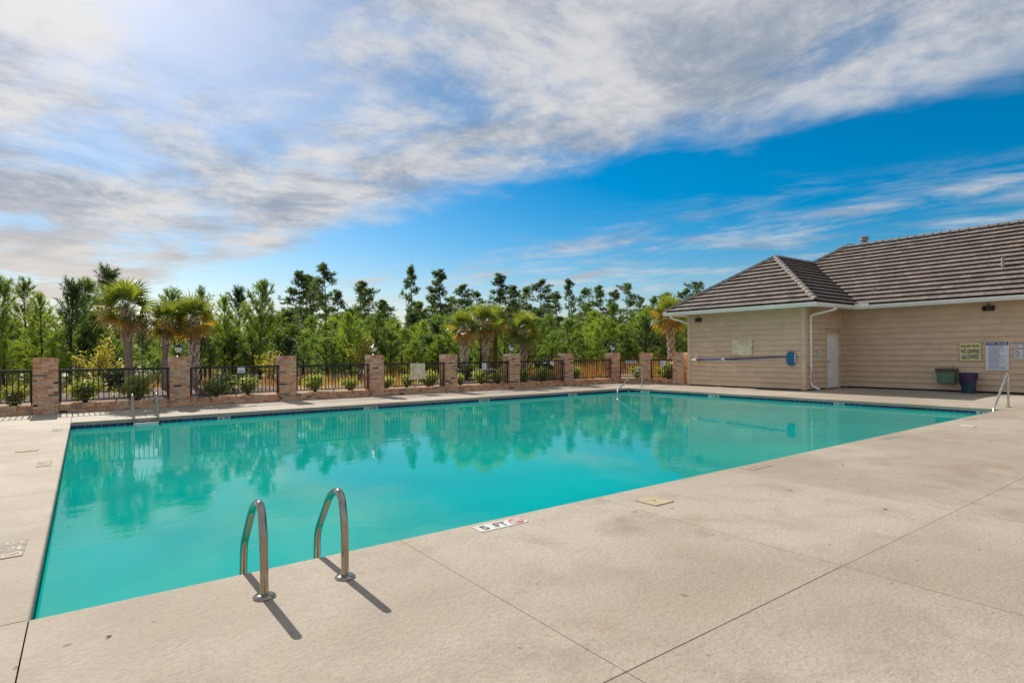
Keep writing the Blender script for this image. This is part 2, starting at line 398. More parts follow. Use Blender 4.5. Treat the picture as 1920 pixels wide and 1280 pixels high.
def blob_sheet(name, matname, cx, cy, rx, ry, lift, seed, peak=0.0):
    mb = MB(); n = 40; rings = 7
    for k in range(rings + 1):
        for j in range(n):
            a = 2 * math.pi * j / n; q = k / rings * (1 + 0.18 * mnoise.noise((math.cos(a) * 1.7 + seed, math.sin(a) * 1.7, seed)))
            x, y = cx + rx * q * math.cos(a), cy + ry * q * math.sin(a)
            fall = max(0.0, 1 - (k / rings) ** 2)
            bump_ = 0.03 * mnoise.noise((x * 3, y * 3, seed))
            mb.v.append((x, y, terrain_z(x, y) + (lift + bump_ + peak * fall) * (1 if k < rings else -0.4)))
    for k in range(rings):
        for j in range(n):
            a, b = k * n + j, k * n + (j + 1) % n
            mb.f.append((a, b, b + n, a + n)); mb.m.append(0)
    return tag(link(name, mb.mesh(name, matname, True)), kind='structure')
blob_sheet('mulch_bed', 'mulch', 1.6, 20.9, 4.6, 1.9, 0.06, 1.0, 0.10)
blob_sheet('mulch_bed', 'mulch', 15.0, 21.2, 4.2, 2.2, 0.06, 2.0, 0.08)
blob_sheet('sandy_clearing', 'sand', -9.0, 47.0, 17.0, 7.0, 0.05, 3.0, 0.1)
blob_sheet('sand_mound', 'sand', 11.0, 27.6, 1.9, 1.2, 0.04, 5.0, 0.42)

# ------------------------------------------------------------------ pool terrace: slabs with open joints
deck = tag(link('pool_deck', MB().box(-14, PX0 - 0.10, -9, 18.25, -0.16, -0.03)
    .box(PX1 + 0.10, 23.2, -9, 18.25, -0.16, -0.03).box(PX0 - 0.10, PX1 + 0.10, -9, PY0 - 0.10, -0.16, -0.031)
    .box(PX0 - 0.10, PX1 + 0.10, PY1 + 0.10, 18.25, -0.16, -0.031).mesh('pool_deck', 'joint')), kind='structure')
def slab(x0, x1, y0, y1, gap=0.005, lip=''):
    """lip: sides (w e s n) that face the water - a thicker rounded nosing instead of a joint"""
    a = [x0 + (0 if 'w' in lip else gap), x1 - (0 if 'e' in lip else gap), y0 + (0 if 's' in lip else gap), y1 - (0 if 'n' in lip else gap)]
    bm = bmesh.new(); bot = -0.07 if lip else -0.05
    vs_ = [bm.verts.new(q) for q in MB().box(a[0], a[1], a[2], a[3], bot, 0.0).v]
    for q in ((0, 3, 2, 1), (4, 5, 6, 7), (0, 1, 5, 4), (1, 2, 6, 5), (2, 3, 7, 6), (3, 0, 4, 7)): bm.faces.new([vs_[k] for k in q])
    bm.edges.ensure_lookup_table()
    tops = {'s': (4, 5), 'e': (5, 6), 'n': (6, 7), 'w': (7, 4)}
    soft = [bm.edges.get((vs_[i], vs_[j])) for k, (i, j) in tops.items() if k in lip]
    hard = [bm.edges.get((vs_[i], vs_[j])) for k, (i, j) in tops.items() if k not in lip]
    if soft: bmesh.ops.bevel(bm, geom=soft, offset=0.016, segments=3, profile=0.5, affect='EDGES')
    me = bpy.data.meshes.new('slab'); bm.to_mesh(me); bm.free(); me.materials.append(M['concrete'])
    return link('slab', me, deck)
nx = [PX0, 1.872, 3.90, 6.0, 8.1, 10.2, 12.3, 14.6, PX1]
for i in range(len(nx) - 1):
    slab(nx[i], nx[i + 1], 1.715 + (0.003 if i < 2 else 0.0), PY0, 0.0018, 'n')
    slab(nx[i], nx[i + 1], -0.6, 1.715, 0.0022)
    slab(nx[i], nx[i + 1], -9, -0.6, 0.005)
fx = [PX0, 3.5, 7.0, 10.4, 13.8, PX1]
for i in range(len(fx) - 1): slab(fx[i], fx[i + 1], PY1, 18.25, 0.003, 's')
for y0, y1 in ((-9, -3.4), (-3.4, 0.2), (0.2, PY0), (PY1, 18.25)):
    slab(-14, -5, y0, y1, 0.004); slab(-5, PX0, y0, y1, 0.005)
ly = [PY0, 7.6, 11.25, PY1]
for i in range(3): slab(-5, PX0, ly[i], ly[i + 1], 0.004, 'e'); slab(-14, -5, ly[i], ly[i + 1], 0.004)
ry = [PY0, 7.8, 11.6, PY1]
for i in range(3): slab(PX1, 20.05 if i > 1 else 23.0, ry[i], ry[i + 1], 0.003, 'w')
slab(PX1, 19.9, PY1, 18.25, 0.003); slab(PX1, 23.0, 1.715, PY0, 0.004); slab(PX1, 23.0, -9, 1.715, 0.004)

# ------------------------------------------------------------------ pool basin, waterline tiles, steps, water
O = 0.035                                       # the nosing overhangs the tiled wall
bx0, bx1, by0, by1 = PX0 - O, PX1 + O, PY0 - O, PY1 + O
mb = MB()
dl, dr = -1.65, -1.05                           # deep end left, shallow end right
mb.quad((bx0, by0, dl), (bx1, by0, dr), (bx1, by1, dr), (bx0, by1, dl))
for (xa, ya, za), (xb, yb, zb) in (((bx0, by0, dl), (bx1, by0, dr)), ((bx1, by0, dr), (bx1, by1, dr)), ((bx1, by1, dr), (bx0, by1, dl)), ((bx0, by1, dl), (bx0, by0, dl))):
    mb.quad((xa, ya, za), (xb, yb, zb), (xb, yb, -0.07), (xa, ya, -0.07))
pool = tag(link('swimming_pool', mb.mesh('swimming_pool', 'plaster')), kind='structure')
T = 0.1412
tile_me = MB().box(-T / 2 + 0.004, T / 2 - 0.004, -0.006, 0.0, -0.128, 0.0).mesh('waterline_tile', 'blue_tile')
dark_me = MB().box(-T / 2 + 0.001, T / 2 - 0.001, -0.005, 0.0, -0.128, 0.0).mesh('skimmer_opening', 'dark_tile')
bed_me = MB()
bed_me.box(bx0, bx1, by1 - 0.004, by1 - 0.0005, -0.215, -0.0705); bed_me.box(bx1 - 0.004, bx1 - 0.0005, by0, by1 - 0.005, -0.215, -0.0705)
bed_me.box(bx0 + 0.0005, bx0 + 0.004, by0, by1 - 0.005, -0.215, -0.0705); bed_me.box(bx0 + 0.005, bx1 - 0.005, by0 + 0.0005, by0 + 0.004, -0.215, -0.0705)
part('tile_bed', bed_me, 'grout', pool)
def marker(name, mtx, txt, parent, tw=0.15, sym=False, worn=False):
    TM, IM, RM = ('worn_tile', 'worn_ink', 'worn_red') if worn else ('white_tile', 'ink', 'red_ink')
    n = 2 + (1 if sym else 0)
    pl = MB()
    for k in range(n): pl.box(-tw * n / 2 + tw * k + 0.003, -tw * n / 2 + tw * (k + 1) - 0.003, -tw / 2 + 0.003, tw / 2 - 0.003, 0, 0.004)
    p = link(name, pl.mesh(name, TM), parent, mtx=mtx)
    a, b = txt.split()
    for k, s in enumerate((a, b)):
        link('lettering', text_mesh(s, IM, tw * (0.42 if k == 0 else 0.74), tw * 0.66, 0.025), p, (-tw * n / 2 + tw * (k + 0.5), 0, 0.0055))
    if sym:
        c = (-tw * n / 2 + tw * 2.5, 0, 0.0055); r1, r2 = tw * 0.42, tw * 0.34; q = MB()
        for k in range(24):
            a0, a1 = 2 * math.pi * k / 24, 2 * math.pi * (k + 1) / 24
            q.quad(*((c[0] + r * math.cos(t), r * math.sin(t), 0.0055) for r, t in ((r2, a0), (r1, a0), (r1, a1), (r2, a1))))
        s2 = 0.012; e = r2 * 0.707
        q.quad((c[0] - e - s2 / 2, e - s2 / 2, 0.006), (c[0] + e - s2 / 2, -e - s2 / 2, 0.006), (c[0] + e + s2 / 2, -e + s2 / 2, 0.006), (c[0] - e + s2 / 2, e + s2 / 2, 0.006))
        link('no_diving_symbol', q.mesh('no_diving_symbol', RM), p)
        q = MB(); q.quad((c[0] - .03, .012, .0052), (c[0] + .02, -.028, .0052), (c[0] + .034, -.012, .0052), (c[0] - .018, .026, .0052)); q.quad((c[0] - .045, -.04, .0052), (c[0] + .045, -.04, .0052), (c[0] + .045, -.032, .0052), (c[0] - .045, -.032, .0052))
        link('diver_figure', q.mesh('diver_figure', IM), p)
    return p
def tile_row(n, place, rotz, skip, dark):
    for k in range(n):
        u = (k + 0.5) * T
        if any(abs(u - s) < 0.20 for s in skip): continue
        dk = any(abs(u - s) < 0.15 for s in dark)
        link('skimmer_opening' if dk else 'waterline_tile', dark_me if dk else tile_me, pool, place(u), (0, 0, rotz))
mk = [2.69, 6.47, 10.25, 14.02]; mr = [14.53, 11.54, 7.57, 4.3]
tile_row(122, lambda u: (bx0 + u, by1 - 0.004, -0.083), 0, [x - bx0 for x in mk], [4.75 - bx0, 12.4 - bx0])
tile_row(80, lambda u: (bx1 - 0.004, by1 - 0.01 - u, -0.083), -R(90), [by1 - y for y in mr], [by1 - 5.66])
tile_row(80, lambda u: (bx0 + 0.004, by0 + 0.01 + u, -0.083), R(90), [], [])
for x, s in zip(mk, ('5 FT', '5 FT', '4 FT', '4 FT')): marker('depth_marker', face_negy((x, by1 - 0.006, -0.137)), s, pool, 0.125)
for y, s in zip(mr, ('3 FT',) * 4): marker('depth_marker', face_negx((bx1 - 0.006, y, -0.137)), s, pool, 0.125)
# entry steps in the two shallow corners
for cy, sg in ((by1, -1), (by0, 1)):
    for k, zz in enumerate((-0.24, -0.48, -0.74)):
        rr = 1.3 + 0.42 * k; st = MB(); n = 14
        ring = [(bx1 - 0.006 - rr * 1.25 * math.sin(t * math.pi / 2 / n), cy + sg * 0.006 + sg * rr * math.cos(t * math.pi / 2 / n)) for t in range(n + 1)]
        c0 = (bx1 - 0.006, cy + sg * 0.006); top = [(*c0, zz)] + [(x, y, zz) for x, y in ring]
        st.quad(*(top if sg < 0 else top[::-1]))
        for t in range(n): st.quad((*ring[t], zz), (*ring[t + 1], zz), (*ring[t + 1], zz - 0.3), (*ring[t], zz - 0.3))
        part('entry_step', st, 'plaster', pool)
mb = MB(); mb.quad((bx0 + .001, by0 + .001, WATER), (bx1 - .001, by0 + .001, WATER), (bx1 - .001, by1 - .001, WATER), (bx0 + .001, by1 - .001, WATER))
tag(link('water', mb.mesh('water', 'water')), kind='structure')
# depth markers let into the terrace
for x, s in ((2.685, '5 FT'), (6.45, '4 FT'), (10.2, '3 FT'), (14.15, '3 FT')):
    marker('depth_marker', Matrix.Translation((x, 3.795, 0.0005)), s, deck, 0.155, True, x > 3)
for y in (5.484, 9.6, 13.9):
    marker('depth_marker', basis((-0.43, y, 0.0005), (0, -1, 0), (1, 0, 0), (0, 0, 1)), '5 FT', deck, 0.155, True, True)

# ================================================================== POOL HOUSE
EZ = 3.0; SL = 0.69
house = thing('pool_house', 'tan lap-sided pool house with grey-brown flat tile hip roof', 'building', (22.0, 9.0, 0))
BXW, MXW, SYW, BYE = 20.0, 23.05, 10.0, 14.75      # block front, main wall, block side wall, far end
core = MB()
core.box(BXW + 0.02, MXW + 3, SYW + 0.02, BYE - 0.02, -0.1, 2.9); core.box(MXW + 0.02, 29.9, -6.0, SYW + 0.02, -0.1, 2.899); core.box(MXW + 3, 29.9, SYW + 0.02, BYE - 0.02, -0.1, 2.898)
wall = part('wall', core, 'siding', house)
gable = MB(); gable.quad((22.45, -5.98, EZ), (30.35, -5.98, EZ), (26.4, -5.98, 5.74)); gable.quad((26.4, -5.95, 5.74), (30.35, -5.95, EZ), (22.45, -5.95, EZ))
part('gable', gable, 'siding', house)
found = MB().box(BXW - 0.002, BXW + 0.015, SYW, BYE, -0.05, 0.05).box(MXW - 0.002, MXW + 0.015, -6, SYW, -0.05, 0.05).box(BXW, MXW, SYW - 0.002, SYW + 0.015, -0.05, 0.05)
part('foundation_gap', found, 'roof_deck', house)
random.seed(3)
EXPO = 0.193
def board_mesh(L, h):
    b = MB(); p = [(0.001, 0.016), (-0.046, 0.0), (-0.004, h + 0.02), (0.001, h + 0.02)]      # (out, z) – thick butt below, thin above
    for s in (0, 1): b.v += [(L * s, q[0], q[1]) for q in p]
    b.f = [(0, 1, 5, 4), (1, 2, 6, 5), (2, 3, 7, 6), (3, 0, 4, 7), (3, 2, 1, 0), (4, 5, 6, 7)]; b.m = [0] * 6
    return b.mesh('siding_board', 'siding')
def siding(origin, xdir, length, joints, z0=0.055, z1=2.88, holes=()):
    """origin: start point on the wall plane, xdir: 'y-' for a wall facing -X, 'x+' for a wall facing -Y"""
    row = 0; z = z0
    while z < z1 - 0.05:
        h = min(EXPO, z1 - z)
        cuts = [0.0] + [j for j in joints[row % len(joints)] if 0 < j < length] + [length]
        segs = list(zip(cuts[:-1], cuts[1:])); out = []
        for a, b in segs:
            ps = [(a, b)]
            for (ha, hb, hz0, hz1) in holes:
                if z < hz1 - 0.02 and z + h > hz0 + 0.02:
                    nn = []
                    for (c, e) in ps:
                        if hb <= c or ha >= e: nn.append((c, e))
                        else:
                            if ha > c: nn.append((c, ha))
                            if hb < e: nn.append((hb, e))
                    ps = nn
            out += ps
        for a, b in out:
            if b - a < 0.03: continue
            me = board_mesh(b - a - 0.002, h)
            o_ = (origin[0], origin[1] - a, z) if xdir == 'y-' else (origin[0] + a, origin[1], z)
            mt = Matrix.Translation(o_) @ (Matrix.Rotation(-R(90), 4, 'Z') if xdir == 'y-' else Matrix.Identity(4))
            link('siding_board', me, wall, mtx=mt)
        z += EXPO; row += 1
siding((BXW, BYE - 0.09, 0), 'y-', BYE - SYW - 0.18, [(2.4,), (3.5,), (1.2,)])
siding((MXW, SYW - 0.02, 0), 'y-', 16.0, [(1.5, 5.1, 8.8, 12.4), (3.2, 6.9, 10.5, 14.2), (4.6, 8.2, 11.9)])
siding((BXW + 0.09, SYW, 0), 'x+', MXW - BXW - 0.11, [(9,)], holes=((1.38, 2.47, 0, 2.05),))
for tb in ((BXW - 0.055, BXW + 0.06, SYW - 0.055, SYW + 0.09), (BXW - 0.055, BXW + 0.06, BYE - 0.09, BYE + 0.02), (MXW - 0.06, MXW - 0.001, SYW - 0.06, SYW - 0.001)):
    part('corner_trim', MB().box(*tb, 0.03, 2.88), 'trim', house)
# door in the return wall
door = part('door', MB().box(21.53, 22.42, SYW - 0.012, SYW + 0.03, 0.04, 1.99), 'door', house)
part('door_frame', MB().box(21.46, 21.53, SYW - 0.060, SYW + 0.01, 0.02, 2.05).box(22.42, 22.49, SYW - 0.060, SYW + 0.01, 0.02, 2.05).box(21.53, 22.42, SYW - 0.060, SYW + 0.01, 1.99, 2.05), 'trim', door)
kn = MB(); kn.tube([(21.60, SYW - 0.012, 0.98), (21.60, SYW - 0.05, 0.98), (21.60, SYW - 0.055, 0.98), (21.60, SYW - 0.085, 0.98)], [0.012, 0.012, 0.028, 0.022], 10)
part('door_handle', kn, 'black_metal', door, True)
for z in (0.3, 1.0, 1.75): part('hinge', MB().box(22.405, 22.43, SYW - 0.022, SYW - 0.012, z, z + 0.09), 'worn_steel', door)
# eaves: soffit, gutters
SE, FE, ME_, NE = 9.3, 19.35, 22.4, 15.4
sf = MB().box(FE, BXW, SE, NE, 2.885, 2.90).box(BXW, MXW, SE, SYW, 2.886, 2.901).box(ME_, MXW, -6, SE, 2.887, 2.902).box(BXW, 30.3, BYE, NE, 2.886, 2.90)
part('soffit', sf, 'soffit', house)
def gutter(a, b, out):
    a, b, out = Vector(a), Vector(b), Vector(out)
    prof = [(0, 0.0), (0.055, 0.0), (0.062, 0.03), (0.085, 0.05), (0.095, 0.105), (0.105, 0.118), (0.098, 0.124), (0.088, 0.116), (0.078, 0.06), (0.05, 0.012), (0.0, 0.012)]
    gb = MB(); n = len(prof)
    for e in (a, b): gb.v += [tuple(e + out * o + Vector((0, 0, z))) for o, z in prof]
    for k in range(n): gb.f.append((k, (k + 1) % n, n + (k + 1) % n, n + k)); gb.m.append(0)
    gb.f += [tuple(range(n)), tuple(reversed(range(n, 2 * n)))]; gb.m += [0, 0]
    return part('gutter', gb, 'gutter', house)
gutter((FE, NE + 0.08, 2.86), (FE, SE - 0.08, 2.86), (-1, 0, 0))
gutter((FE - 0.09, SE, 2.861), (ME_ + 0.0, SE, 2.861), (0, -1, 0))
gutter((ME_, SE - 0.0, 2.862), (ME_, -6, 2.862), (-1, 0, 0))
part('fascia', MB().box(FE + 0.001, FE + 0.03, SE, NE, 2.86, 3.0).box(FE + 0.03, ME_, SE + 0.001, SE + 0.03, 2.861, 3.0).box(ME_ + 0.001, ME_ + 0.03, -6, SE, 2.862, 3.0).box(FE, 30.3, NE - 0.03, NE, 2.86, 3.0), 'gutter', house)
part('splash_guard', MB().box(ME_ - 0.10, ME_ - 0.094, SE - 0.42, SE - 0.10, 2.97, 3.07).box(ME_ - 0.40, ME_ - 0.10, SE - 0.10, SE - 0.094, 2.97, 3.04), 'gutter', house)
dp = MB(); dp.tube(arc([(20.62, 9.24, 2.87), (20.62, 9.24, 2.80), (20.30, 9.93, 2.62), (20.30, 9.93, 0.17), (20.42, 9.70, 0.05)], (0.05, 0.1, 0.1), 5), 0.042, 10)
part('downpipe', dp, 'gutter', house, True)
dp = MB(); dp.tube(arc([(19.42, 15.20, 2.87), (19.42, 15.20, 2.78), (19.92, 14.86, 2.60), (20.12, 14.83, 2.52), (20.12, 14.83, 0.1)], (0.06, 0.1, 0.08), 5), 0.04, 10)
part('downpipe', dp, 'gutter', house, True)
# roof planes: (eave start, along-eave dir, up-slope dir in plan, polygon in (s,t) plan metres)
deckm = MB()
A = dict(fl=(FE, NE, EZ), fr=(FE, SE, EZ), ap=(FE + 3.05, 12.35, EZ + 3.05 * SL), vb=(ME_, SE, EZ), vt=(ME_ + 3.05, 12.35, EZ + 3.05 * SL),
         re=(26.4, 11.4, EZ + 4 * SL), rn=(26.4, -6.05, EZ + 4 * SL), en=(ME_, -6.05, EZ), bl=(30.4, NE, EZ), bn=(30.4, -6.05, EZ))
for q in (('fr', 'fl', 'ap'), ('fr', 'ap', 'vt', 'vb'), ('en', 'vb', 'vt', 're', 'rn'), ('fl', 'bl', 're', 'vt', 'ap'), ('bl', 'bn', 'rn', 're')):
    deckm.quad(*(A[k] for k in q))
roof = part('roof', deckm, 'roof_deck', house)
TW, TE = 0.30, 0.302
CS = math.sqrt(1 + SL * SL)
def clip(poly, hp):
    out = poly
    for (nx_, ny_, c_) in hp:
        res = []
        for i in range(len(out)):
            p, q = out[i], out[(i + 1) % len(out)]
            dp_, dq = nx_ * p[0] + ny_ * p[1] - c_, nx_ * q[0] + ny_ * q[1] - c_
            if dp_ <= 1e-9: res.append(p)
            if (dp_ < -1e-9 and dq > 1e-9) or (dp_ > 1e-9 and dq < -1e-9):
                t = dp_ / (dp_ - dq); res.append((p[0] + (q[0] - p[0]) * t, p[1] + (q[1] - p[1]) * t))
        out = res
        if len(out) < 3: return []
    return out
def halfplanes(poly):
    ar = sum(poly[i][0] * poly[(i + 1) % len(poly)][1] - poly[(i + 1) % len(poly)][0] * poly[i][1] for i in range(len(poly)))
    hp = []
    for i in range(len(poly)):
        p, q = poly[i], poly[(i + 1) % len(poly)]; ex, ey = q[0] - p[0], q[1] - p[1]
        n_ = (ey, -ex) if ar > 0 else (-ey, ex); hp.append((n_[0], n_[1], n_[0] * p[0] + n_[1] * p[1]))
    return hp
def tile_h(dt): return 0.098 - 0.066 * dt / TE
def tile_solid(poly, t0, mbx, fr, m):
    """fr maps (s, t, height) to 3D"""
    n = len(poly); i = len(mbx.v)
    mbx.v += [fr(s, t, tile_h(t - t0)) for s, t in poly] + [fr(s, t, tile_h(t - t0) - 0.030) for s, t in poly]
    mbx.f.append(tuple(i + k for k in range(n))); mbx.m.append(m)
    for k in range(n): mbx.f.append((i + k, i + n + k, i + n + (k + 1) % n, i + (k + 1) % n)); mbx.m.append(m)
full_me = [MB() for _ in RT]
for k, b in enumerate(full_me): tile_solid([(0.003, -0.02), (TW - 0.003, -0.02), (TW - 0.003, TE + 0.03), (0.003, TE + 0.03)], 0.0, b, lambda s, t, h: (s, t, h), 0)
full_me = [b.mesh('roof_tile', 'roof_tile_%d' % k) for k, b in enumerate(full_me)]
random.seed(11)
rest, cands = MB(), []
def tile_plane(org, e, u, poly_plan):
    """poly_plan: list of (s along eave, plan distance up-slope)"""
    e, u = Vector(e), Vector(u); uu = (u + Vector((0, 0, SL))) / CS; nn = e.cross(uu)
    if nn.z < 0: nn = -nn
    org = Vector(org); poly = [(s, t * CS) for s, t in poly_plan]; hp = halfplanes(poly)
    s0, s1 = min(p[0] for p in poly), max(p[0] for p in poly); t1 = max(p[1] for p in poly)
    def fr(s, t, h): return tuple(org + e * s + uu * t + nn * h)
    left = e.cross(uu).z > 0
    r = 0; t = 0.0
    while t < t1 - 0.01:
        c = math.floor(s0 / TW) - 1; off = TW * (0.5 if r % 2 else 0.0) + 0.04 * math.sin(r * 7.3)
        while c * TW + off < s1:
            a = c * TW + off
            raw = [(a + .003, t - .02), (a + TW - .003, t - .02), (a + TW - .003, t + TE + .03), (a + .003, t + TE + .03)]
            pl = clip(raw, [h for h in hp if not (abs(h[0]) < 1e-6 and h[1] < 0)])
            if pl:
                k = random.choices(range(len(RT)), (5, 5, 3, 2.4, 4))[0]
                fullt = len(pl) == 4 and all(abs(p[0] - q[0]) + abs(p[1] - q[1]) < 1e-6 for p, q in zip(pl, raw))
                ctr = Vector(fr(a + TW / 2, t + TE / 2, 0.03))
                rec = (ctr.length if fullt and ctr.y > 4.2 and ctr.x > 0 else 1e9, k, basis(org + e * a + uu * t, e, uu, nn) if left else None, pl, t, fr)
                cands.append(rec)
            c += 1
        t += TE; r += 1
tile_plane((ME_, -6.05, EZ), (0, 1, 0), (1, 0, 0), [(0, 0), (SE + 6.05, 0), (SE + 6.05 + 3.05, 3.05), (11.4 + 6.05, 4), (0, 4)])
# a face must have e x u pointing up: reverse the eave direction where it does not
tile_plane((FE, SE, EZ), (0, 1, 0), (1, 0, 0), [(0, 0), (NE - SE, 0), (3.05, 3.05)])
tile_plane((FE, SE, EZ), (1, 0, 0), (0, 1, 0), [(0, 0), (3.05, 0), (6.1, 3.05), (3.05, 3.05)])
tile_plane((30.4, NE, EZ), (-1, 0, 0), (0, -1, 0), [(0, 0), (4.95, 0), (4.95, 3.05), (4.0, 4.0)])
tile_plane((25.45, NE, EZ), (-1, 0, 0), (0, -1, 0), [(0, 0), (6.1, 0), (3.05, 3.05), (0, 3.05)])
cands.sort(key=lambda r: r[0])
for n_, (dist, k, mt, pl, t0, fr) in enumerate(cands):
    if n_ < 290 and dist < 1e8:
        # shared mesh, placed with a proper right-handed or mirrored-free basis
        if mt is None:
            o0 = Vector(fr(pl[1][0] + 0.003, t0, 0)); ex = Vector(fr(pl[0][0], t0, 0)) - Vector(fr(pl[1][0], t0, 0)); ex.normalize()
            ey = (Vector(fr(0, 1, 0)) - Vector(fr(0, 0, 0))).normalized(); mt = basis(o0, ex, ey, ex.cross(ey))
        link('roof_tile', full_me[k], roof, mtx=mt)
    else: tile_solid(pl, t0, rest, fr, k)
tag(part('roof_tiles', rest, ['roof_tile_%d' % k for k in range(len(RT))], roof), kind='stuff')
# ridge and hip caps
cap = MB(); L = 0.34
for y_, hgt in ((0, 0.0), (L, 0.028)):
    pass
prof = [(-0.115, -0.052), (-0.04, 0.03), (0.04, 0.03), (0.115, -0.052), (0.10, -0.07), (0.0, -0.01), (-0.10, -0.07)]
n = len(prof)
cap.v = [(x, 0.0, z + 0.026) for x, z in prof] + [(x * 0.92, L, z) for x, z in prof]
cap.f = [(k, n + k, n + (k + 1) % n, (k + 1) % n) for k in range(n)] + [tuple(range(n)), tuple(reversed(range(n, 2 * n)))]; cap.m = [0] * len(cap.f)
cap_me = cap.mesh('ridge_tile', 'roof_cap')
def cap_line(a, b, until=1.0):
    a, b = Vector(A[a]) if isinstance(a, str) else Vector(a), Vector(A[b]) if isinstance(b, str) else Vector(b)
    dv = b - a; ln = dv.length; y_ = dv.normalized(); x_ = y_.cross(Vector((0, 0, 1))).normalized(); z_ = x_.cross(y_)
    k = 0.0
    while k < ln * until - 0.05:
        link('ridge_tile', cap_me, roof, mtx=basis(a + y_ * k + z_ * 0.10, x_, y_, z_)); k += 0.285
cap_line('fr', 'ap'); cap_line('fl', 'ap'); cap_line('ap', 'vt'); cap_line('vt', 're'); cap_line('rn', 're')
vt = MB(); vt.tube([(26.65, 10.75, 5.5), (26.65, 10.75, 6.02)], 0.10, 14); vt.lathe([(0.10, 6.02), (0.165, 6.05), (0.165, 6.12), (0.13, 6.13), (0.165, 6.15), (0.165, 6.20), (0.05, 6.24)], 16, (26.65, 10.75, 0))
part('flue_vent', vt, 'vent_metal', house, True)
for (x, y, z, h, r) in ((23.8, 5.5, 3.98, 0.36, 0.045), (23.15, 9.05, 3.52, 0.17, 0.032)):
    part('vent_pipe', MB().tube([(x, y, z - 0.15), (x, y, z + h)], r, 12).box(x - 0.02 - r, x + 0.02 + r, y - r - 0.03, y + r + 0.03, z - 0.01, z + 0.05), 'vent_metal', house, True)

# ------------------------------------------------------------------ things on the walls
def sign(name, label, cat, mtx, w_, h_, face, rows=(), frame=None, group=None, th=0.012):
    """rows: (kind, text or count, material, x, y, w, h) with (x, y) from the sign's centre; kind 'text', 'bar' or 'lines'"""
    o = thing(name, label, cat, group=group); o.matrix_basis = mtx
    p = link('panel', MB().box(-w_ / 2, w_ / 2, -h_ / 2, h_ / 2, 0.0, th).mesh('panel', face), o)
    if frame:
        fm = MB(); b = 0.014
        fm.box(-w_ / 2 - b, w_ / 2 + b, h_ / 2, h_ / 2 + b, 0, th + .005).box(-w_ / 2 - b, w_ / 2 + b, -h_ / 2 - b, -h_ / 2, 0, th + .005)
        fm.box(-w_ / 2 - b, -w_ / 2, -h_ / 2, h_ / 2, 0, th + .005).box(w_ / 2, w_ / 2 + b, -h_ / 2, h_ / 2, 0, th + .005)
        link('frame', fm.mesh('frame', frame), o)
    z = th + 0.0025
    for (k, t, mm, x, y, a, b) in rows:
        if k == 'text': link('lettering', text_mesh(t, mm, a, b), p, (x, y, z + 0.002))
        elif k == 'bar':
            q = MB(); q.box(x - a / 2, x + a / 2, y - b / 2, y + b / 2, th - 0.001, z); link('header_band', q.mesh('header_band', mm), p)
        else:
            q = MB(); rnd = random.Random(len(label) + t)
            for i in range(t):
                yy = y + b / 2 - (i + 0.5) * b / t; ww = a * rnd.uniform(0.45, 1.0); x0 = x - a / 2; hh = b / t * 0.20; c = x0
                while c < x0 + ww:
                    l_ = rnd.uniform(0.02, 0.07) * a / 0.5
                    q.quad((c, yy - hh, z), (c + l_, yy - hh, z), (c + l_, yy + hh, z), (c, yy + hh, z)); c += l_ + 0.012 * a / 0.5
            link('fine_print', q.mesh('fine_print', mm), p)
    return o
WX = MXW - 0.048
sign('warning_sign', 'yellow shallow water no diving sign with dark lettering on the main wall', 'sign', face_negx((WX, 6.155, 1.315)), 0.57, 0.58, 'yellow_sign',
     (('text', 'SHALLOW WATER', 'ink', 0, 0.18, 0.48, 0.075), ('text', 'NO DIVING', 'navy', 0, 0.015, 0.48, 0.14), ('text', 'ALLOWED', 'navy', 0, -0.165, 0.46, 0.14)), 'lid_tan')
sign('rules_sign', 'tall white pool rules sign with navy header and fine print', 'sign', face_negx((WX, 5.47, 1.175)), 0.56, 0.88, 'sign_white',
     (('bar', '', 'navy', 0, 0.385, 0.55, 0.10), ('text', 'POOL RULES', 'sign_white', 0, 0.385, 0.48, 0.06), ('lines', 23, 'print_blue', 0.02, -0.045, 0.46, 0.72)), 'white_plastic')
sign('notice_sign', 'small white notice with blue header right of the pool rules sign', 'sign', face_negx((WX, 4.955, 1.50)), 0.20, 0.15, 'sign_white', (('bar', '', 'print_blue', 0, 0.05, 0.19, 0.03), ('lines', 3, 'print_blue', 0, -0.02, 0.16, 0.09)))
sign('notice_sign', 'white notice under the smaller one beside the pool rules sign', 'sign', face_negx((WX, 4.955, 1.235)), 0.20, 0.29, 'sign_white', (('lines', 5, 'navy', 0, 0.0, 0.16, 0.24),))
sign('notice_sign', 'small white notice between the downpipe and the grey door', 'sign', face_negy((20.93, SYW - 0.048, 1.28)), 0.30, 0.20, 'sign_white', (('lines', 4, 'ink', 0, 0.0, 0.24, 0.15),))
sign('weathered_panel', 'stained cream board fixed above the blue pole on the block wall', 'board', face_negx((BXW - 0.048, 12.32, 1.52)), 0.84, 0.60, 'weathered_board', (), None, None, 0.03)
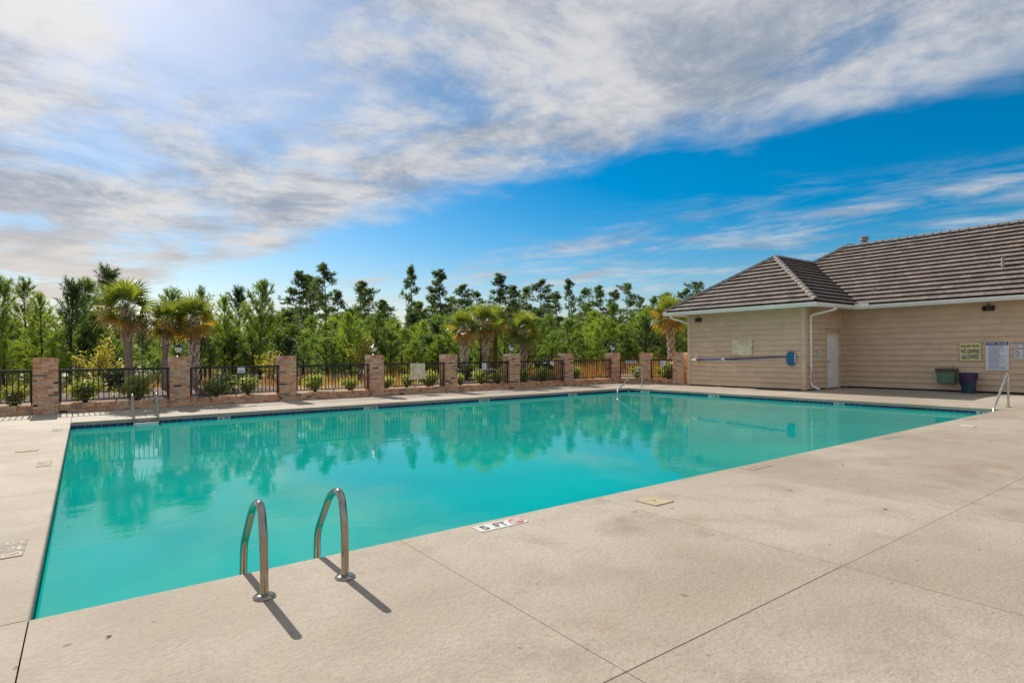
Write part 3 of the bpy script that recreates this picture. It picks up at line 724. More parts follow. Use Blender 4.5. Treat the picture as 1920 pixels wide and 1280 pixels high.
def speaker(y, z, x, label):
    o = thing('wall_speaker', label, 'speaker', (x, y, z), 0, 'black speakers under the eaves')
    b = MB(); n = 10; pr = [(-0.02 - 0.13 * math.sin(math.pi * k / n) ** 0.7, -0.16 + 0.32 * k / n) for k in range(n + 1)]
    for zz in (-0.075, 0.075): b.v += [(px_, py_, zz) for px_, py_ in pr]
    m_ = n + 1
    for k in range(n): b.f.append((k, k + 1, m_ + k + 1, m_ + k)); b.m.append(0)
    b.f += [tuple(range(m_)), tuple(reversed(range(m_, 2 * m_))), (0, m_, 2 * m_ - 1, m_ - 1)]; b.m += [0] * 3
    link('cabinet', b.mesh('cabinet', 'black_metal'), o)
    link('bracket', MB().box(-0.03, 0.02, -0.02, 0.02, 0.075, 0.10).box(-0.02, 0.02, -0.015, 0.015, 0.10, 0.16).mesh('bracket', 'black_metal'), o)
speaker(5.68, 2.68, WX - 0.0, 'black wall speaker high on the main wall under the eave')
speaker(14.25, 2.66, BXW - 0.02, 'black wall speaker at the far corner of the projecting block')
# cleaning poles on the block wall
XB = BXW - 0.085
o = thing('pool_brush', 'blue pole with cream brush head hanging on the block wall', 'pool brush', (XB, 12.45, 1.0))
part('pole', MB().tube([(XB, 14.30, 1.065), (XB, 12.6, 1.10), (XB, 10.48, 1.195)], [0.028, 0.026, 0.022], 10), 'blue_pole', o, True)
part('label_band', MB().tube([(XB, 13.17, 1.0875), (XB, 13.03, 1.0905)], 0.03, 10), 'white_plastic', o, True)
bh = MB(); bh.tube([(XB - 0.03, 14.29, 0.89), (XB - 0.05, 14.30, 0.98), (XB - 0.05, 14.30, 1.14), (XB - 0.03, 14.27, 1.27)], [0.022, 0.03, 0.03, 0.022], 8)
part('brush_head', bh, 'cream', o, True)
part('brush_socket', MB().tube([(XB, 14.28, 1.065), (XB, 14.45, 1.05), (XB, 14.58, 1.03)], [0.03, 0.035, 0.012], 8), 'white_plastic', o, True)
o = thing('skimmer_net', 'white pole with round blue leaf net hanging on the block wall', 'pool net', (XB, 12.3, 0.95))
part('pole', MB().tube([(XB + 0.005, 14.0, 1.015), (XB + 0.005, 10.12, 0.985)], 0.014, 8), 'white_plastic', o, True)
fr_ = [(XB - 0.03, 10.42 + 0.15 * math.copysign(abs(math.cos(a)) ** 0.7, math.cos(a)), 1.115 + 0.235 * math.copysign(abs(math.sin(a)) ** 0.7, math.sin(a))) for a in (2 * math.pi * k / 28 for k in range(29))]
part('net_frame', MB().tube(fr_, 0.016, 8, cap=False), 'blue_net', o, True)
nb = MB(); cc = (XB - 0.06, 10.42, 1.115)
for k in range(28): nb.quad(cc, tuple(Vector(cc) * 0.4 + Vector(fr_[k]) * 0.6 + Vector((-0.05, 0, 0))), tuple(Vector(cc) * 0.4 + Vector(fr_[k + 1]) * 0.6 + Vector((-0.05, 0, 0)))); nb.quad(tuple(Vector(cc) * 0.4 + Vector(fr_[k]) * 0.6 + Vector((-0.05, 0, 0))), fr_[k], fr_[k + 1], tuple(Vector(cc) * 0.4 + Vector(fr_[k + 1]) * 0.6 + Vector((-0.05, 0, 0))))
part('net_bag', nb, 'blue_net', o)
part('grip_bar', MB().tube([(XB - 0.05, 10.27, 1.27), (XB - 0.05, 10.26, 0.99)], 0.016, 8), 'white_plastic', o, True)
hk = MB()
for y in (13.6, 11.0): hk.tube(arc([(BXW - 0.02, y, 1.0), (XB - 0.03, y, 0.985), (XB - 0.035, y, 1.04)], (0.02,), 4), 0.008, 6)
part('hook', hk, 'worn_steel', o, True)
cb = MB(); cb.tube([(BXW - 0.03, 10.1, 0.98), (BXW - 0.035, 9.99, 0.94), (20.10, 9.94, 0.88), (20.22, 9.88, 0.72), (20.27, 9.875, 0.45), (20.24, 9.90, 0.3)], 0.006, 6)
tag(link('hanging_cord', cb.mesh('hanging_cord', 'black_metal', True)), 'thin dark cord hanging beside the white downpipe', 'cord')
# drinking fountain
o = thing('drinking_fountain', 'green wall-mounted drinking fountain with brown basin top', 'fountain', (MXW, 6.75, 0.27))
fb = MB(); Y0, Y1, X0, X1 = 6.50, 6.99, MXW - 0.36, MXW - 0.022
fb.quad((X0, Y0, .66), (X0, Y1, .66), (X0 + .03, Y1, .29), (X0 + .03, Y0, .29)); fb.quad((X0 + .03, Y0, .29), (X0 + .03, Y1, .29), (X1, Y1, .25), (X1, Y0, .25))
fb.quad((X0, Y0, .66), (X0 + .03, Y0, .29), (X1, Y0, .25), (X1, Y0, .66)); fb.quad((X0, Y1, .66), (X1, Y1, .66), (X1, Y1, .25), (X0 + .03, Y1, .29)); fb.quad((X0, Y0, .66), (X1, Y0, .66), (X1, Y1, .66), (X0, Y1, .66))
part('cabinet', fb, 'fountain_green', o)
bs = MB(); bs.box(X0 - .03, X1, Y0 - .03, Y1 + .03, .66, .735)
for a in ((X0 - .03, X0 + .02, Y0 - .03, Y1 + .03), (X0 + .02, X1, Y0 - .03, Y0 + .02), (X0 + .02, X1, Y1 - .02, Y1 + .03), (X1 - .06, X1, Y0 + .02, Y1 - .02)): bs.box(*a, .735, .765)
bas = part('basin', bs, 'fountain_top', o)
part('basin_plate', MB().box(X0 + .021, X1 - .061, Y0 + .021, Y1 - .021, .735, .742), 'worn_steel', bas)
part('spout', MB().tube(arc([(X1 - .1, Y0 + .09, .76), (X1 - .1, Y0 + .09, .84), (X1 - .17, Y0 + .11, .83)], (0.03,), 4), 0.013, 8), 'steel', o, True)
# bin with purple liner
o = thing('trash_bin', 'dark teal trash bin with purple bag beside the drinking fountain', 'bin', (22.60, 6.10, 0))
part('bin_body', MB().lathe([(0.165, 0.0), (0.18, 0.01), (0.222, 0.60), (0.24, 0.605), (0.24, 0.63), (0.226, 0.632), (0.21, 0.60), (0.17, 0.06), (0.02, 0.05)], 28), 'bin_teal', o, True, True)
bg_ = MB(); n = 40
prf = [(0.215, 0.50), (0.222, 0.60), (0.236, 0.642), (0.252, 0.63), (0.250, 0.55), (0.246, 0.46), (0.243, 0.38)]
for k, (r, z) in enumerate(prf):
    for j in range(n):
        a = 2 * math.pi * j / n
        hang = 0.5 + 0.5 * math.cos(a - 2.6)                  # hangs lower on one side
        zz = z - (0.24 * hang - 0.13) * max(0, k - 3) / 3
        rr = r + 0.008 * math.sin(a * 9 + k) * (k > 2) + 0.005 * mnoise.noise((a * 4, z * 20, 1))
        bg_.v.append((rr * math.cos(a), rr * math.sin(a), zz))
for k in range(len(prf) - 1):
    for j in range(n): bg_.f.append((k * n + j, k * n + (j + 1) % n, (k + 1) * n + (j + 1) % n, (k + 1) * n + j)); bg_.m.append(0)
part('bag_liner', bg_, 'bag_purple', o, True, True)

# ================================================================== BRICK PILLARS, LOW WALLS, RAILINGS
_bm = {}
def brick_me(L_, D_, H_, k):
    key = (round(L_, 3), round(D_, 3), round(H_, 3), k)
    if key not in _bm:
        b = MB(); e = 0.004
        for z, i in ((0, e), (e, 0), (H_ - e, 0), (H_, e)):
            b.v += [(i, i, z), (L_ - i, i, z), (L_ - i, D_ - i, z), (i, D_ - i, z)]
        for q in range(3):
            for j in range(4): b.f.append((q * 4 + j, q * 4 + (j + 1) % 4, q * 4 + 4 + (j + 1) % 4, q * 4 + 4 + j))
        b.f += [(3, 2, 1, 0), (12, 13, 14, 15)]; b.m = [0] * len(b.f)
        _bm[key] = b.mesh('brick', 'brick_%d' % k)
    return _bm[key]
def pick(): return random.choices(range(8), BW)[0]
PW, PH, CZ, TB = 0.48, 1.36, 0.0600, 0.09
def pillar(cx, cy, rz, label):
    o = thing('brick_pillar', label, 'pillar', (cx, cy, 0), rz, 'brick pillars of the pool fence')
    h = PW / 2; j = 0.0052
    link('mortar_core', MB().box(-h + .004, h - .004, -h + .004, h - .004, -0.02, PH - .006).mesh('mortar_core', 'mortar'), o)
    nc = 21; Lb = (PW - TB) / 2
    for c in range(nc):
        for side in range(4):
            m0 = Matrix.Rotation(side * math.pi / 2, 4, 'Z')
            for q in range(2):
                x0 = -h + (TB if c % 2 else 0) + q * Lb
                lo, hi = (q == 0 and c % 2 == 0), (q == 1 and c % 2 == 1)      # ends that turn the corner are flush
                a = x0 + (0 if lo else j); b = x0 + Lb - (0 if hi else j)
                out = random.uniform(-0.002, 0.002)
                mt = m0 @ Matrix.Translation((a, -h + out, c * CZ + j))
                link('brick', brick_me(b - a, TB - 0.004, CZ - 2 * j, pick()), o, mtx=mt)
    w6 = PW / 6; z0 = nc * CZ + 0.002
    for q in range(6):
        for r_ in range(2):
            link('brick', brick_me(w6 - 2 * j, PW / 2 - j, PH - z0, random.choice((0, 1, 2, 3, 3, 4))), o, mtx=Matrix.Translation((-h + q * w6 + j, -h - .003 + r_ * (PW / 2 + .003), z0)))
    return o
ORD = ['first', 'second', 'third', 'fourth', 'fifth', 'sixth', 'seventh', 'eighth', 'ninth', 'tenth']
random.seed(21)
PC = [(-0.77 + 2.85 * k, 18.24, 0.0) for k in range(8)] + [(19.93, 16.95, R(-62)), (20.13, 15.28, R(-75))]
for k, (x, y, a) in enumerate(PC):
    pillar(x, y, a, {0: 'leftmost brick pillar of the fence, without a lantern', 9: 'last brick pillar standing against the pool house corner'}.get(k, '%s brick pillar of the fence from the left' % ORD[k]))
def low_wall(a, b, label):
    a, b = Vector(a), Vector(b); d_ = (b - a); L_ = d_.length; rz = math.atan2(d_.y, d_.x)
    o = thing('low_brick_wall', label, 'wall', (a.x, a.y, 0), rz, 'low brick walls between the pillars')
    H_ = 0.215; D_ = 0.20; j = 0.005
    link('mortar_core', MB().box(0, L_, .004, D_ - .004, -0.02, H_ - .005).mesh('mortar_core', 'mortar'), o)
    for c in range(2):
        x = -0.19 * 0.5 * (c % 2)
        while x < L_ - 0.01:
            x0, x1 = max(x, 0), min(x + 0.19, L_)
            if x1 - x0 > 0.03: link('brick', brick_me(x1 - x0 - 2 * j, TB, CZ - 2 * j, pick()), o, (x0 + j, random.uniform(-.002, .002), c * CZ + j))
            x += 0.19
    nr = max(1, round(L_ / 0.079)); wr = L_ / nr
    for k in range(nr): link('brick', brick_me(wr - 2 * j, D_, H_ - 2 * CZ, random.choice((0, 0, 1, 2, 3, 3, 4, 5))), o, (k * wr + j, -.003, 2 * CZ))
    return o
def railing(a, b, label):
    a, b = Vector(a), Vector(b); d_ = (b - a); L_ = d_.length; rz = math.atan2(d_.y, d_.x)
    o = thing('metal_railing', label, 'railing', (a.x, a.y, 0), rz, 'black railing panels between the pillars')
    link('top_rail', MB().box(0, L_, -.022, .022, 1.045, 1.075).box(0, L_, -.012, .012, 1.02, 1.045).mesh('top_rail', 'black_metal'), o)
    link('bottom_rail', MB().box(0, L_, -.014, .014, 0.285, 0.315).mesh('bottom_rail', 'black_metal'), o)
    n_ = max(2, round(L_ / 0.108)); me = MB().box(-.0105, .0105, -.0105, .0105, 0.315, 1.02).mesh('picket', 'black_metal')
    for k in range(n_): link('picket', me, o, ((k + 0.5) * L_ / n_, 0, 0))
    pm = MB().box(-.016, .016, -.016, .016, 0.20, 1.02).mesh('rail_post', 'black_metal')
    for x in (0.03, L_ - 0.03) if L_ > 1.5 else (0.03,): link('rail_post', pm, o, (x, 0.033, 0))
    if L_ > 1.5: link('rail_post', MB().box(-.012, .012, -.012, .012, 0.20, 0.285).mesh('rail_post', 'black_metal'), o, (L_ / 2, 0, 0))
    return o
span = lambda k: 'the %s and %s brick pillars' % (ORD[k], ORD[k + 1])
low_wall((-3.9, 18.05), (PC[0][0] - .24, 18.05), 'low brick wall left of the leftmost pillar')
railing((-3.9, 18.115), (PC[0][0] - .24, 18.115), 'black metal railing panel left of the leftmost pillar')
for k in range(7):
    xa, xb = PC[k][0] + .24, PC[k + 1][0] - .24
    low_wall((xa, 18.05), (xb, 18.05), 'low brick wall between ' + span(k))
    railing((xa, 18.115), (xb, 18.115), 'black metal railing panel between ' + span(k))
low_wall((19.30, 18.0), (19.76, 17.17), 'low brick wall between ' + span(7)); railing((19.38, 18.0), (19.83, 17.19), 'black metal railing panel between ' + span(7))
low_wall((19.86, 16.72), (20.00, 15.53), 'low brick wall between ' + span(8)); railing((19.95, 16.72), (20.08, 15.53), 'black metal railing panel between ' + span(8))
# lanterns on every other pillar
def lantern(x, y, label):
    o = thing('pillar_lantern', label, 'lantern', (x, y, PH), 0, 'black lanterns on the brick pillars')
    link('base', MB().lathe([(0.075, 0), (0.075, 0.012), (0.035, 0.03), (0.022, 0.055), (0.028, 0.075), (0.02, 0.09), (0.05, 0.105), (0.062, 0.115)], 14).mesh('base', 'black_metal', True), o)
    link('glass', MB().lathe([(0.055, 0.115), (0.078, 0.16), (0.092, 0.22), (0.096, 0.262)], 8).mesh('glass', 'lamp_glass'), o)
    cg = MB()
    for k in range(8):
        a = 2 * math.pi * k / 8; ca, sa = math.cos(a), math.sin(a)
        cg.tube([(r * ca, r * sa, z) for r, z in ((0.058, 0.113), (0.081, 0.16), (0.095, 0.22), (0.099, 0.262))], 0.004, 5)
    link('cage', cg.mesh('cage', 'black_metal'), o)
    rf = link('cap', MB().lathe([(0.118, 0.258), (0.122, 0.268), (0.10, 0.285), (0.062, 0.325), (0.03, 0.352), (0.012, 0.358)], 8).mesh('cap', 'black_metal'), o)
    link('finial', MB().lathe([(0.006, 0.355), (0.014, 0.37), (0.012, 0.382), (0.003, 0.392)], 10).mesh('finial', 'black_metal', True), rf)
for k in (1, 3, 5, 7): lantern(PC[k][0], PC[k][1], 'black lantern with clear glass on the %s brick pillar' % ORD[k])
# signs tied to the railings
YF = 18.098
sign('fence_notice', 'small white notice on the railing between the second and third pillars', 'sign', face_negy((3.64, YF, 0.955)), 0.20, 0.16, 'sign_white', (('bar', '', 'print_blue', 0, -0.035, 0.15, 0.03), ('lines', 1, 'print_blue', 0, 0.03, 0.05, 0.04)), th=0.005)
sign('weathered_panel', 'stained cream board on the railing between the fourth and fifth pillars', 'board', face_negy((9.31, YF, 0.785)), 0.57, 0.55, 'weathered_board', (), None, None, 0.01)
sign('fence_notice', 'white notice on the railing between the fifth and sixth pillars', 'sign', face_negy((12.10, YF, 0.91)), 0.20, 0.22, 'sign_white', (('lines', 5, 'print_blue', 0, 0, 0.14, 0.16),), th=0.005)
sign('fence_notice', 'small white notice on the railing between the sixth and seventh pillars', 'sign', face_negy((15.46, YF, 0.97)), 0.20, 0.14, 'sign_white', (('lines', 3, 'lid_tan', 0, 0, 0.14, 0.09),), th=0.005)
tz = lambda p, a: Matrix.Translation(p) @ Matrix.Rotation(a, 4, 'Z') @ face_negy((0, 0, 0))
sign('plain_board', 'blank white board behind the railing between the eighth and ninth pillars', 'board', tz((19.80, 17.70, 0.955), R(-61)), 0.50, 0.15, 'sign_white', (), th=0.01)
sign('fence_notice', 'white notice on the railing next to the pool house', 'sign', tz((19.985, 16.08, 0.90), R(-84)), 0.24, 0.22, 'sign_white', (('lines', 5, 'print_blue', 0, 0, 0.16, 0.16),), th=0.005)

# ================================================================== LADDERS AND HANDRAILS
def ladder(name, label, x0, x1, yd, yw, sgn, rail_mat, treads):
    """yd: foot on the deck, yw: leg in the water"""
    o = thing(name, label, 'pool ladder', ((x0 + x1) / 2, yd, 0))
    s = sgn
    for x in (x0, x1):
        p = arc([(x, yd, -0.02), (x, yd, 0.33), (x, yd + s * 0.06, 0.53), (x, yd + s * 0.25, 0.475), (x, yw - s * 0.02, 0.17), (x, yw, 0.0), (x, yw, -1.0)], (0.12, 0.09, 0.10, 0.08, 0.06), 7)
        rl = part('rail', MB().tube(p, 0.0235, 16), rail_mat, o, True)
        part('base_flange', MB().lathe([(0.062, 0.0), (0.062, 0.006), (0.05, 0.016), (0.028, 0.022)], 22, (x, yd, 0.001)), 'steel', rl, True)
    for z in treads: part('tread', MB().box(x0, x1, yw - 0.05, yw + 0.05, z - 0.02, z + 0.02), 'white_plastic', o)
    return o
ladder('pool_ladder', 'bright steel pool ladder rails in the near foreground', 0.815, 1.288, 3.495, 4.035, 1, 'steel', (-0.35, -0.65, -0.95))
ladder('pool_ladder', 'steel pool ladder across the water at the far left', 0.862, 1.322, 15.80, 15.225, -1, 'steel', (-0.115, -0.42, -0.72))
def handrail(label, base, top, low, foot):
    o = thing('stair_handrail', label, 'handrail', base)
    b = Vector(base); t = Vector(top); l_ = Vector(low); f_ = Vector(foot)
    p = arc([b - Vector((0, 0, 0.02)), Vector((b.x, b.y, t.z)), l_, f_], (0.16, 0.16), 8)
    part('rail', MB().tube(p, 0.024, 14), 'worn_steel', o, True)
    part('base_flange', MB().lathe([(0.06, 0.0), (0.06, 0.006), (0.05, 0.016), (0.028, 0.02)], 18, (b.x, b.y, 0.001)), 'steel', o, True)
handrail('slanting steel handrail at the far right pool corner by the pillars', (17.80, 15.36, 0), (17.80, 15.36, 0.86), (15.32, 14.36, 0.02), (15.32, 14.36, -0.6))
handrail('slanting steel handrail at the right pool corner near the bin', (17.75, 4.02, 0), (17.75, 4.02, 0.86), (16.55, 4.02, -0.02), (16.55, 4.02, -0.6))
# lids let into the terrace
def lid(x0, x1, y0, y1, m_):
    o = part('skimmer_lid', MB().box(x0, x1, y0, y1, 0.0005, 0.008), m_, deck)
    part('finger_hole', MB().lathe([(0.012, 0.0), (0.012, 0.001)], 10, ((x0 + x1) / 2, (y0 + y1) / 2, 0.0085)), 'ink', o)
lid(4.10, 4.36, 3.39, 3.63, 'lid_tan'); lid(12.62, 12.88, 3.36, 3.58, 'lid_pale'); lid(-0.82, -0.56, 11.0, 11.24, 'lid_tan')

# ================================================================== VEGETATION
def rdir(rng):
    while True:
        v = Vector((rng.uniform(-1, 1), rng.uniform(-1, 1), rng.uniform(-1, 1)))
        if 0.05 < v.length < 1: return v.normalized()
def tuft(mb, p, dr, L_, n_, wd, rng, spread=1.0):
    """a bottle-brush of needles round the shoot"""
    a = dr.orthogonal().normalized(); b = dr.cross(a)
    for k in range(n_):
        t = rng.uniform(0, 2 * math.pi); q = rng.uniform(0.35, 1.0) * spread
        nd = (dr + (a * math.cos(t) + b * math.sin(t)) * q).normalized()
        st = p + dr * rng.uniform(-0.4, 0.5) * L_
        sd_ = nd.cross(rdir(rng)).normalized() * wd
        e = st + nd * L_ * rng.uniform(0.75, 1.2) + Vector((0, 0, -0.05 * L_))
        i = len(mb.v); mb.v += [tuple(st - sd_), tuple(st + sd_), tuple(e)]; mb.f.append((i, i + 1, i + 2)); mb.m.append(0)
def young_pine(seed, h, rad, nl=0.20, wd=0.011, low=0.10, step=0.30, thin=1.0):
    rng = random.Random(seed); tr, cr = MB(), MB()
    lean = Vector((rng.uniform(-.04, .04), rng.uniform(-.04, .04), 0)) * h
    def ax(z): return Vector((0, 0, z)) + lean * (z / h) ** 2
    n_ = 8; tr.tube([ax(h * 0.97 * k / n_) for k in range(n_ + 1)], [0.016 * h * (1 - 0.93 * k / n_) + 0.006 for k in range(n_ + 1)], 7)
    z = h * low
    while z < h * 0.97:
        q = z / h; nb_ = rng.randint(4, 6); a0 = rng.uniform(0, 6.28)
        for k in range(nb_):
            if rng.random() > thin: continue
            a = a0 + 2 * math.pi * k / nb_ + rng.uniform(-.35, .35)
            ln = rad * (min(1, (1 - q) * 2.0) ** 0.65) * rng.uniform(0.45, 1.2) + 0.14
            el = R(15 + 50 * q) + rng.uniform(-.15, .2)
            p0 = ax(z + rng.uniform(-.08, .08)); pts = [p0]; dr = Vector((math.cos(a) * math.cos(el), math.sin(a) * math.cos(el), math.sin(el)))
            ns = max(3, int(ln / 0.16))
            for s in range(ns):
                dr = (dr + Vector((0, 0, 0.09)) + rdir(rng) * 0.10).normalized(); pts.append(pts[-1] + dr * ln / ns)
            tr.tube([pts[0], pts[ns // 2], pts[-1]], [0.006 + 0.008 * ln, 0.005, 0.003], 4, cap=False)
            for s in range(1, ns + 1):
                if s < ns * 0.25: continue
                dd = (pts[s] - pts[s - 1]).normalized()
                tuft(cr, pts[s], dd, nl, 15, wd, rng)
                if s > ns * 0.35:      # side shoots
                    for _ in range(2):
                        sd_ = (dd + rdir(rng) * 0.9 + Vector((0, 0, .25))).normalized(); e = pts[s] + sd_ * rng.uniform(0.10, 0.24)
                        tuft(cr, e, sd_, nl * 0.9, 12, wd, rng)
        z += step * rng.uniform(0.8, 1.2)
    for k in range(5):      # candles at the top
        e = ax(h * (0.95 + 0.012 * k)); tuft(cr, e, (Vector((0, 0, 1)) + rdir(rng) * 0.4).normalized(), nl, 16, wd, rng)
    return tr, cr
def tall_pine(seed, h, rad, bare=0.45, flat=0.6, wd=0.03, nl=0.34):
    rng = random.Random(seed); tr, cr = MB(), MB()
    bx_, by_ = rng.uniform(-.03, .03) * h, rng.uniform(-.03, .03) * h
    def ax(z): t = z / h; return Vector((bx_ * math.sin(t * 3), by_ * t * t, z))
    n_ = 10; tr.tube([ax(h * 0.98 * k / n_) for k in range(n_ + 1)], [0.0125 * h * (1 - 0.88 * k / n_) + 0.01 for k in range(n_ + 1)], 8)
    z = h * bare
    while z < h:
        q = (z - h * bare) / (h * (1 - bare)); ln = rad * (0.35 + 0.65 * math.sin(math.pi * min(1, 0.25 + 0.75 * q))) * rng.uniform(0.55, 1.15)
        if q > 0.85: ln *= 0.7
        a = rng.uniform(0, 6.28); el = R(-5 + 45 * q) + rng.uniform(-.2, .2)
        dr = Vector((math.cos(a) * math.cos(el), math.sin(a) * math.cos(el), math.sin(el))); p = ax(z); pts = [p]
        for s in range(5): dr = (dr + rdir(rng) * 0.22 + Vector((0, 0, .05))).normalized(); pts.append(pts[-1] + dr * ln / 5)
        tr.tube(pts, [0.010 + 0.012 * ln, 0.03, 0.022, 0.016, 0.012, 0.008], 5, cap=False)
        for s in (2, 3, 4, 5):
            if rng.random() < 0.25 and s < 4: continue
            cl = rng.randint(6, 10)
            for _ in range(cl):
                of = rdir(rng) * rng.uniform(0.1, 0.55) * (0.6 + 0.2 * ln); of.z *= flat
                tuft(cr, pts[s] + of, (of.normalized() + Vector((0, 0, .5))).normalized(), nl, 12, wd, rng, 1.2)
        z += h * 0.022 * rng.uniform(0.6, 1.5)
    return tr, cr
def make_tree(fn, names, tm, cm, *a, **k):
    t, c_ = fn(*a, **k); return t.mesh('trunk', tm, True), c_.mesh('crown', cm)
def plant_tree(name, proto, x, y, h, h0, label, cat, group, rng, sx=1.0):
    o = thing(name, label, cat, (x, y, terrain_z(x, y) - 0.05), rng.uniform(0, 6.28), group)
    s = h / h0; o.scale = (s * sx, s * sx, s)
    link('trunk', proto[0], o); link('crown', proto[1], o)
    return o
YP = [make_tree(young_pine, None, 'dark_bark', ('needle', 'needle_bright', 'needle', 'needle_dark', 'needle_bright', 'needle')[k], 100 + k, 4.5, (1.15, 1.0, 1.3, 1.1, 1.2, 0.95)[k], 0.23, 0.013, (0.08, 0.12, 0.26, 0.28, 0.06, 0.34)[k], 0.34 + 0.03 * (k % 3), (.95, .92, .75, .85, .95, .75)[k]) for k in range(6)]
TP = [make_tree(tall_pine, None, 'bark', 'needle_far', 200 + k, 11.0, (2.0, 1.6, 2.3, 2.6, 1.5)[k], (0.42, 0.50, 0.35, 0.55, 0.38)[k], (0.5, 0.7, 0.45, 0.4, 0.8)[k]) for k in range(5)]
rng = random.Random(5)
heroes = [(-2.5, 27.2, 4.15, 2, 'loose young pine at the left edge of the view behind the railing'), (-1.95, 31.2, 4.6, 5, 'open young pine second from the left edge'),
    (-1.15, 25.2, 3.5, 1, 'small pale young pine with thin top left of the leftmost pillar'), (-0.45, 27.5, 4.2, 3, 'dark young pine above the leftmost pillar'),
    (0.0, 30.5, 4.65, 2, 'bushy young pine between the leftmost pillar and the tall palm'), (0.85, 36.0, 5.9, 3, 'tallest dark pine directly behind the left palm'),
    (3.6, 33.0, 4.7, 0, 'young pine behind the second palm from the left'), (5.2, 34.8, 5.0, 5, 'young pine right behind the third palm'),
    (5.25, 29.6, 4.1, 1, 'bright bushy young pine just right of the left palm group'), (7.5, 37.5, 5.3, 3, 'dark young pine behind the second railing panel'),
    (6.5, 28.4, 4.75, 4, 'pointed bright young pine above the second railing panel'), (-2.1, 24.6, 1.9, 1, 'low bright pine sapling left of the leftmost pillar'), (-0.75, 24.4, 1.8, 4, 'low bright pine sapling behind the leftmost pillar')]
for x, y, h, k, lb in heroes: plant_tree('young_pine_tree', YP[k], x, y, h * 0.92, 4.5, lb, 'pine tree', 'young pines behind the fence', rng, 1.0 if h > 2 else 1.5)
spots = []
THIN = 0.92
def seen_at(x, y):
    kk = sum(1 for p in PC[:8] if math.atan2(p[0], p[1]) < math.atan2(x, y))
    return 'left of the leftmost pillar' if kk == 0 else 'right of the eighth pillar' if kk == 8 else 'between %s and %s pillars' % (ORD[kk - 1], ORD[kk])
def scatter(n_, a0, a1, r0, r1, h0, h1, gap, tries=4000):
    c_ = 0
    for _ in range(tries):
        if c_ >= n_: return
        az = R(rng.uniform(a0, a1)); r_ = rng.uniform(r0, r1); x, y = r_ * math.sin(az), r_ * math.cos(az)
        if y < 23 and x < 26: continue
        if x > 21 and y < 19.5: continue
        if any((x - p[0]) ** 2 + (y - p[1]) ** 2 < gap * gap for p in spots): continue
        spots.append((x, y)); c_ += 1
        hh = rng.uniform(h0, h1) * THIN * rng.choice((0.75, 0.9, 1.0, 1.0, 1.08))
        if r_ < 33 and rng.random() < .3: hh *= 0.7
        seen = seen_at(x, y)
        row = 'low front edge' if hh < 2.3 else 'front row' if r_ < 33.5 else 'middle row' if r_ < 42 else 'back row'
        plant_tree('young_pine_tree', YP[rng.choice((0, 0, 1, 3, 3, 4, 5, 5))], x, y, hh, 4.5, 'young pine in the %s of the thicket, seen %s' % (row, seen), 'pine tree', '%s pines %s' % (row, seen), rng, rng.uniform(1.15, 1.6) * (1.35 if hh < 2.3 else 1))
scatter(44, 13.5, 50, 27.5, 33, 2.2, 3.3, 1.0)
scatter(48, 12, 52, 29, 38, 1.3, 2.2, 0.95)
scatter(56, 13, 52, 33.5, 41, 2.9, 3.9, 1.1)
scatter(50, 12, 53, 42, 54, 3.5, 4.6, 1.35)
scatter(26, -5, 12.5, 27.5, 36, 1.6, 3.0, 1.0)
scatter(40, -5, 14, 36, 62, 2.9, 4.6, 1.3)
scatter(30, 13, 54, 56, 72, 4.2, 5.6, 1.7)
tl = [(17.4, 59.5, 9.6), (21.9, 71.7, 10.9), (20.9, 62.6, 11.1), (24.3, 76.2, 10.8), (20.2, 56.5, 7.7), (21.6, 53.8, 8.3), (27.6, 66.5, 9.1), (22.2, 50.3, 6.3), (31.5, 62.5, 11.8), (35.2, 62.8, 11.5), (34.7, 56.1, 9.0), (43.7, 67.0, 9.7), (42.9, 60.3, 11.3), (48.0, 64.0, 10.4), (51.6, 66.3, 10.7), (44.5, 54.0, 10.0), (51.0, 59.0, 9.4), (48.5, 53.3, 10.3), (58.7, 61.4, 10.4), (53.3, 52.8, 9.7), (58.1, 55.0, 9.6), (52.0, 46.8, 9.3), (57.4, 49.8, 8.3), (69.3, 57.4, 9.5), (56.1, 41.8, 8.5), (52.1, 37.2, 8.5)]
tk = [0, 2, 1, 0, 4, 2, 3, 2, 4, 0, 2, 3, 0, 2, 3, 2, 0, 1, 3, 2, 0, 3, 2, 0, 2, 3]
named = {2: 'tall leaning pine with bare trunk, highest left of centre', 0: 'broad tall pine beside the highest one left of centre', 5: 'wide-crowned tall pine between the centre and the leaning pine', 8: 'slender tall pine alone against the sky near the centre', 9: 'tall open pine right of the slender lone one', 12: 'tall pine above the centre palm group', 15: 'flat-topped tall pine right of the centre palms', 17: 'tall thin pine with a flat tuft, right of the flat-topped one', 21: 'round-crowned tall pine left of the right-hand palm', 25: 'dark pine crown showing above the pool house roof edge'}
for k, (x, y, h) in enumerate(tl):
    plant_tree('tall_pine_tree', TP[tk[k]], x, y, h - terrain_z(x, y), 11.0, named.get(k) or 'tall pine at the back of the thicket, seen ' + seen_at(x, y), 'pine tree', 'tall pines at the back ' + seen_at(x, y), rng, 1.0 if k not in (8, 17) else 0.75)
for k in range(30):
    az = R(rng.uniform(15, 55)); r_ = rng.uniform(78, 105); x, y = r_ * math.sin(az), r_ * math.cos(az)
    plant_tree('tall_pine_tree', TP[rng.randrange(5)], x, y, rng.uniform(6.6, 8.4), 11.0, 'farthest tall pine behind the thicket, seen ' + seen_at(x, y), 'pine tree', 'farthest tall pines ' + seen_at(x, y), rng, 1.3)

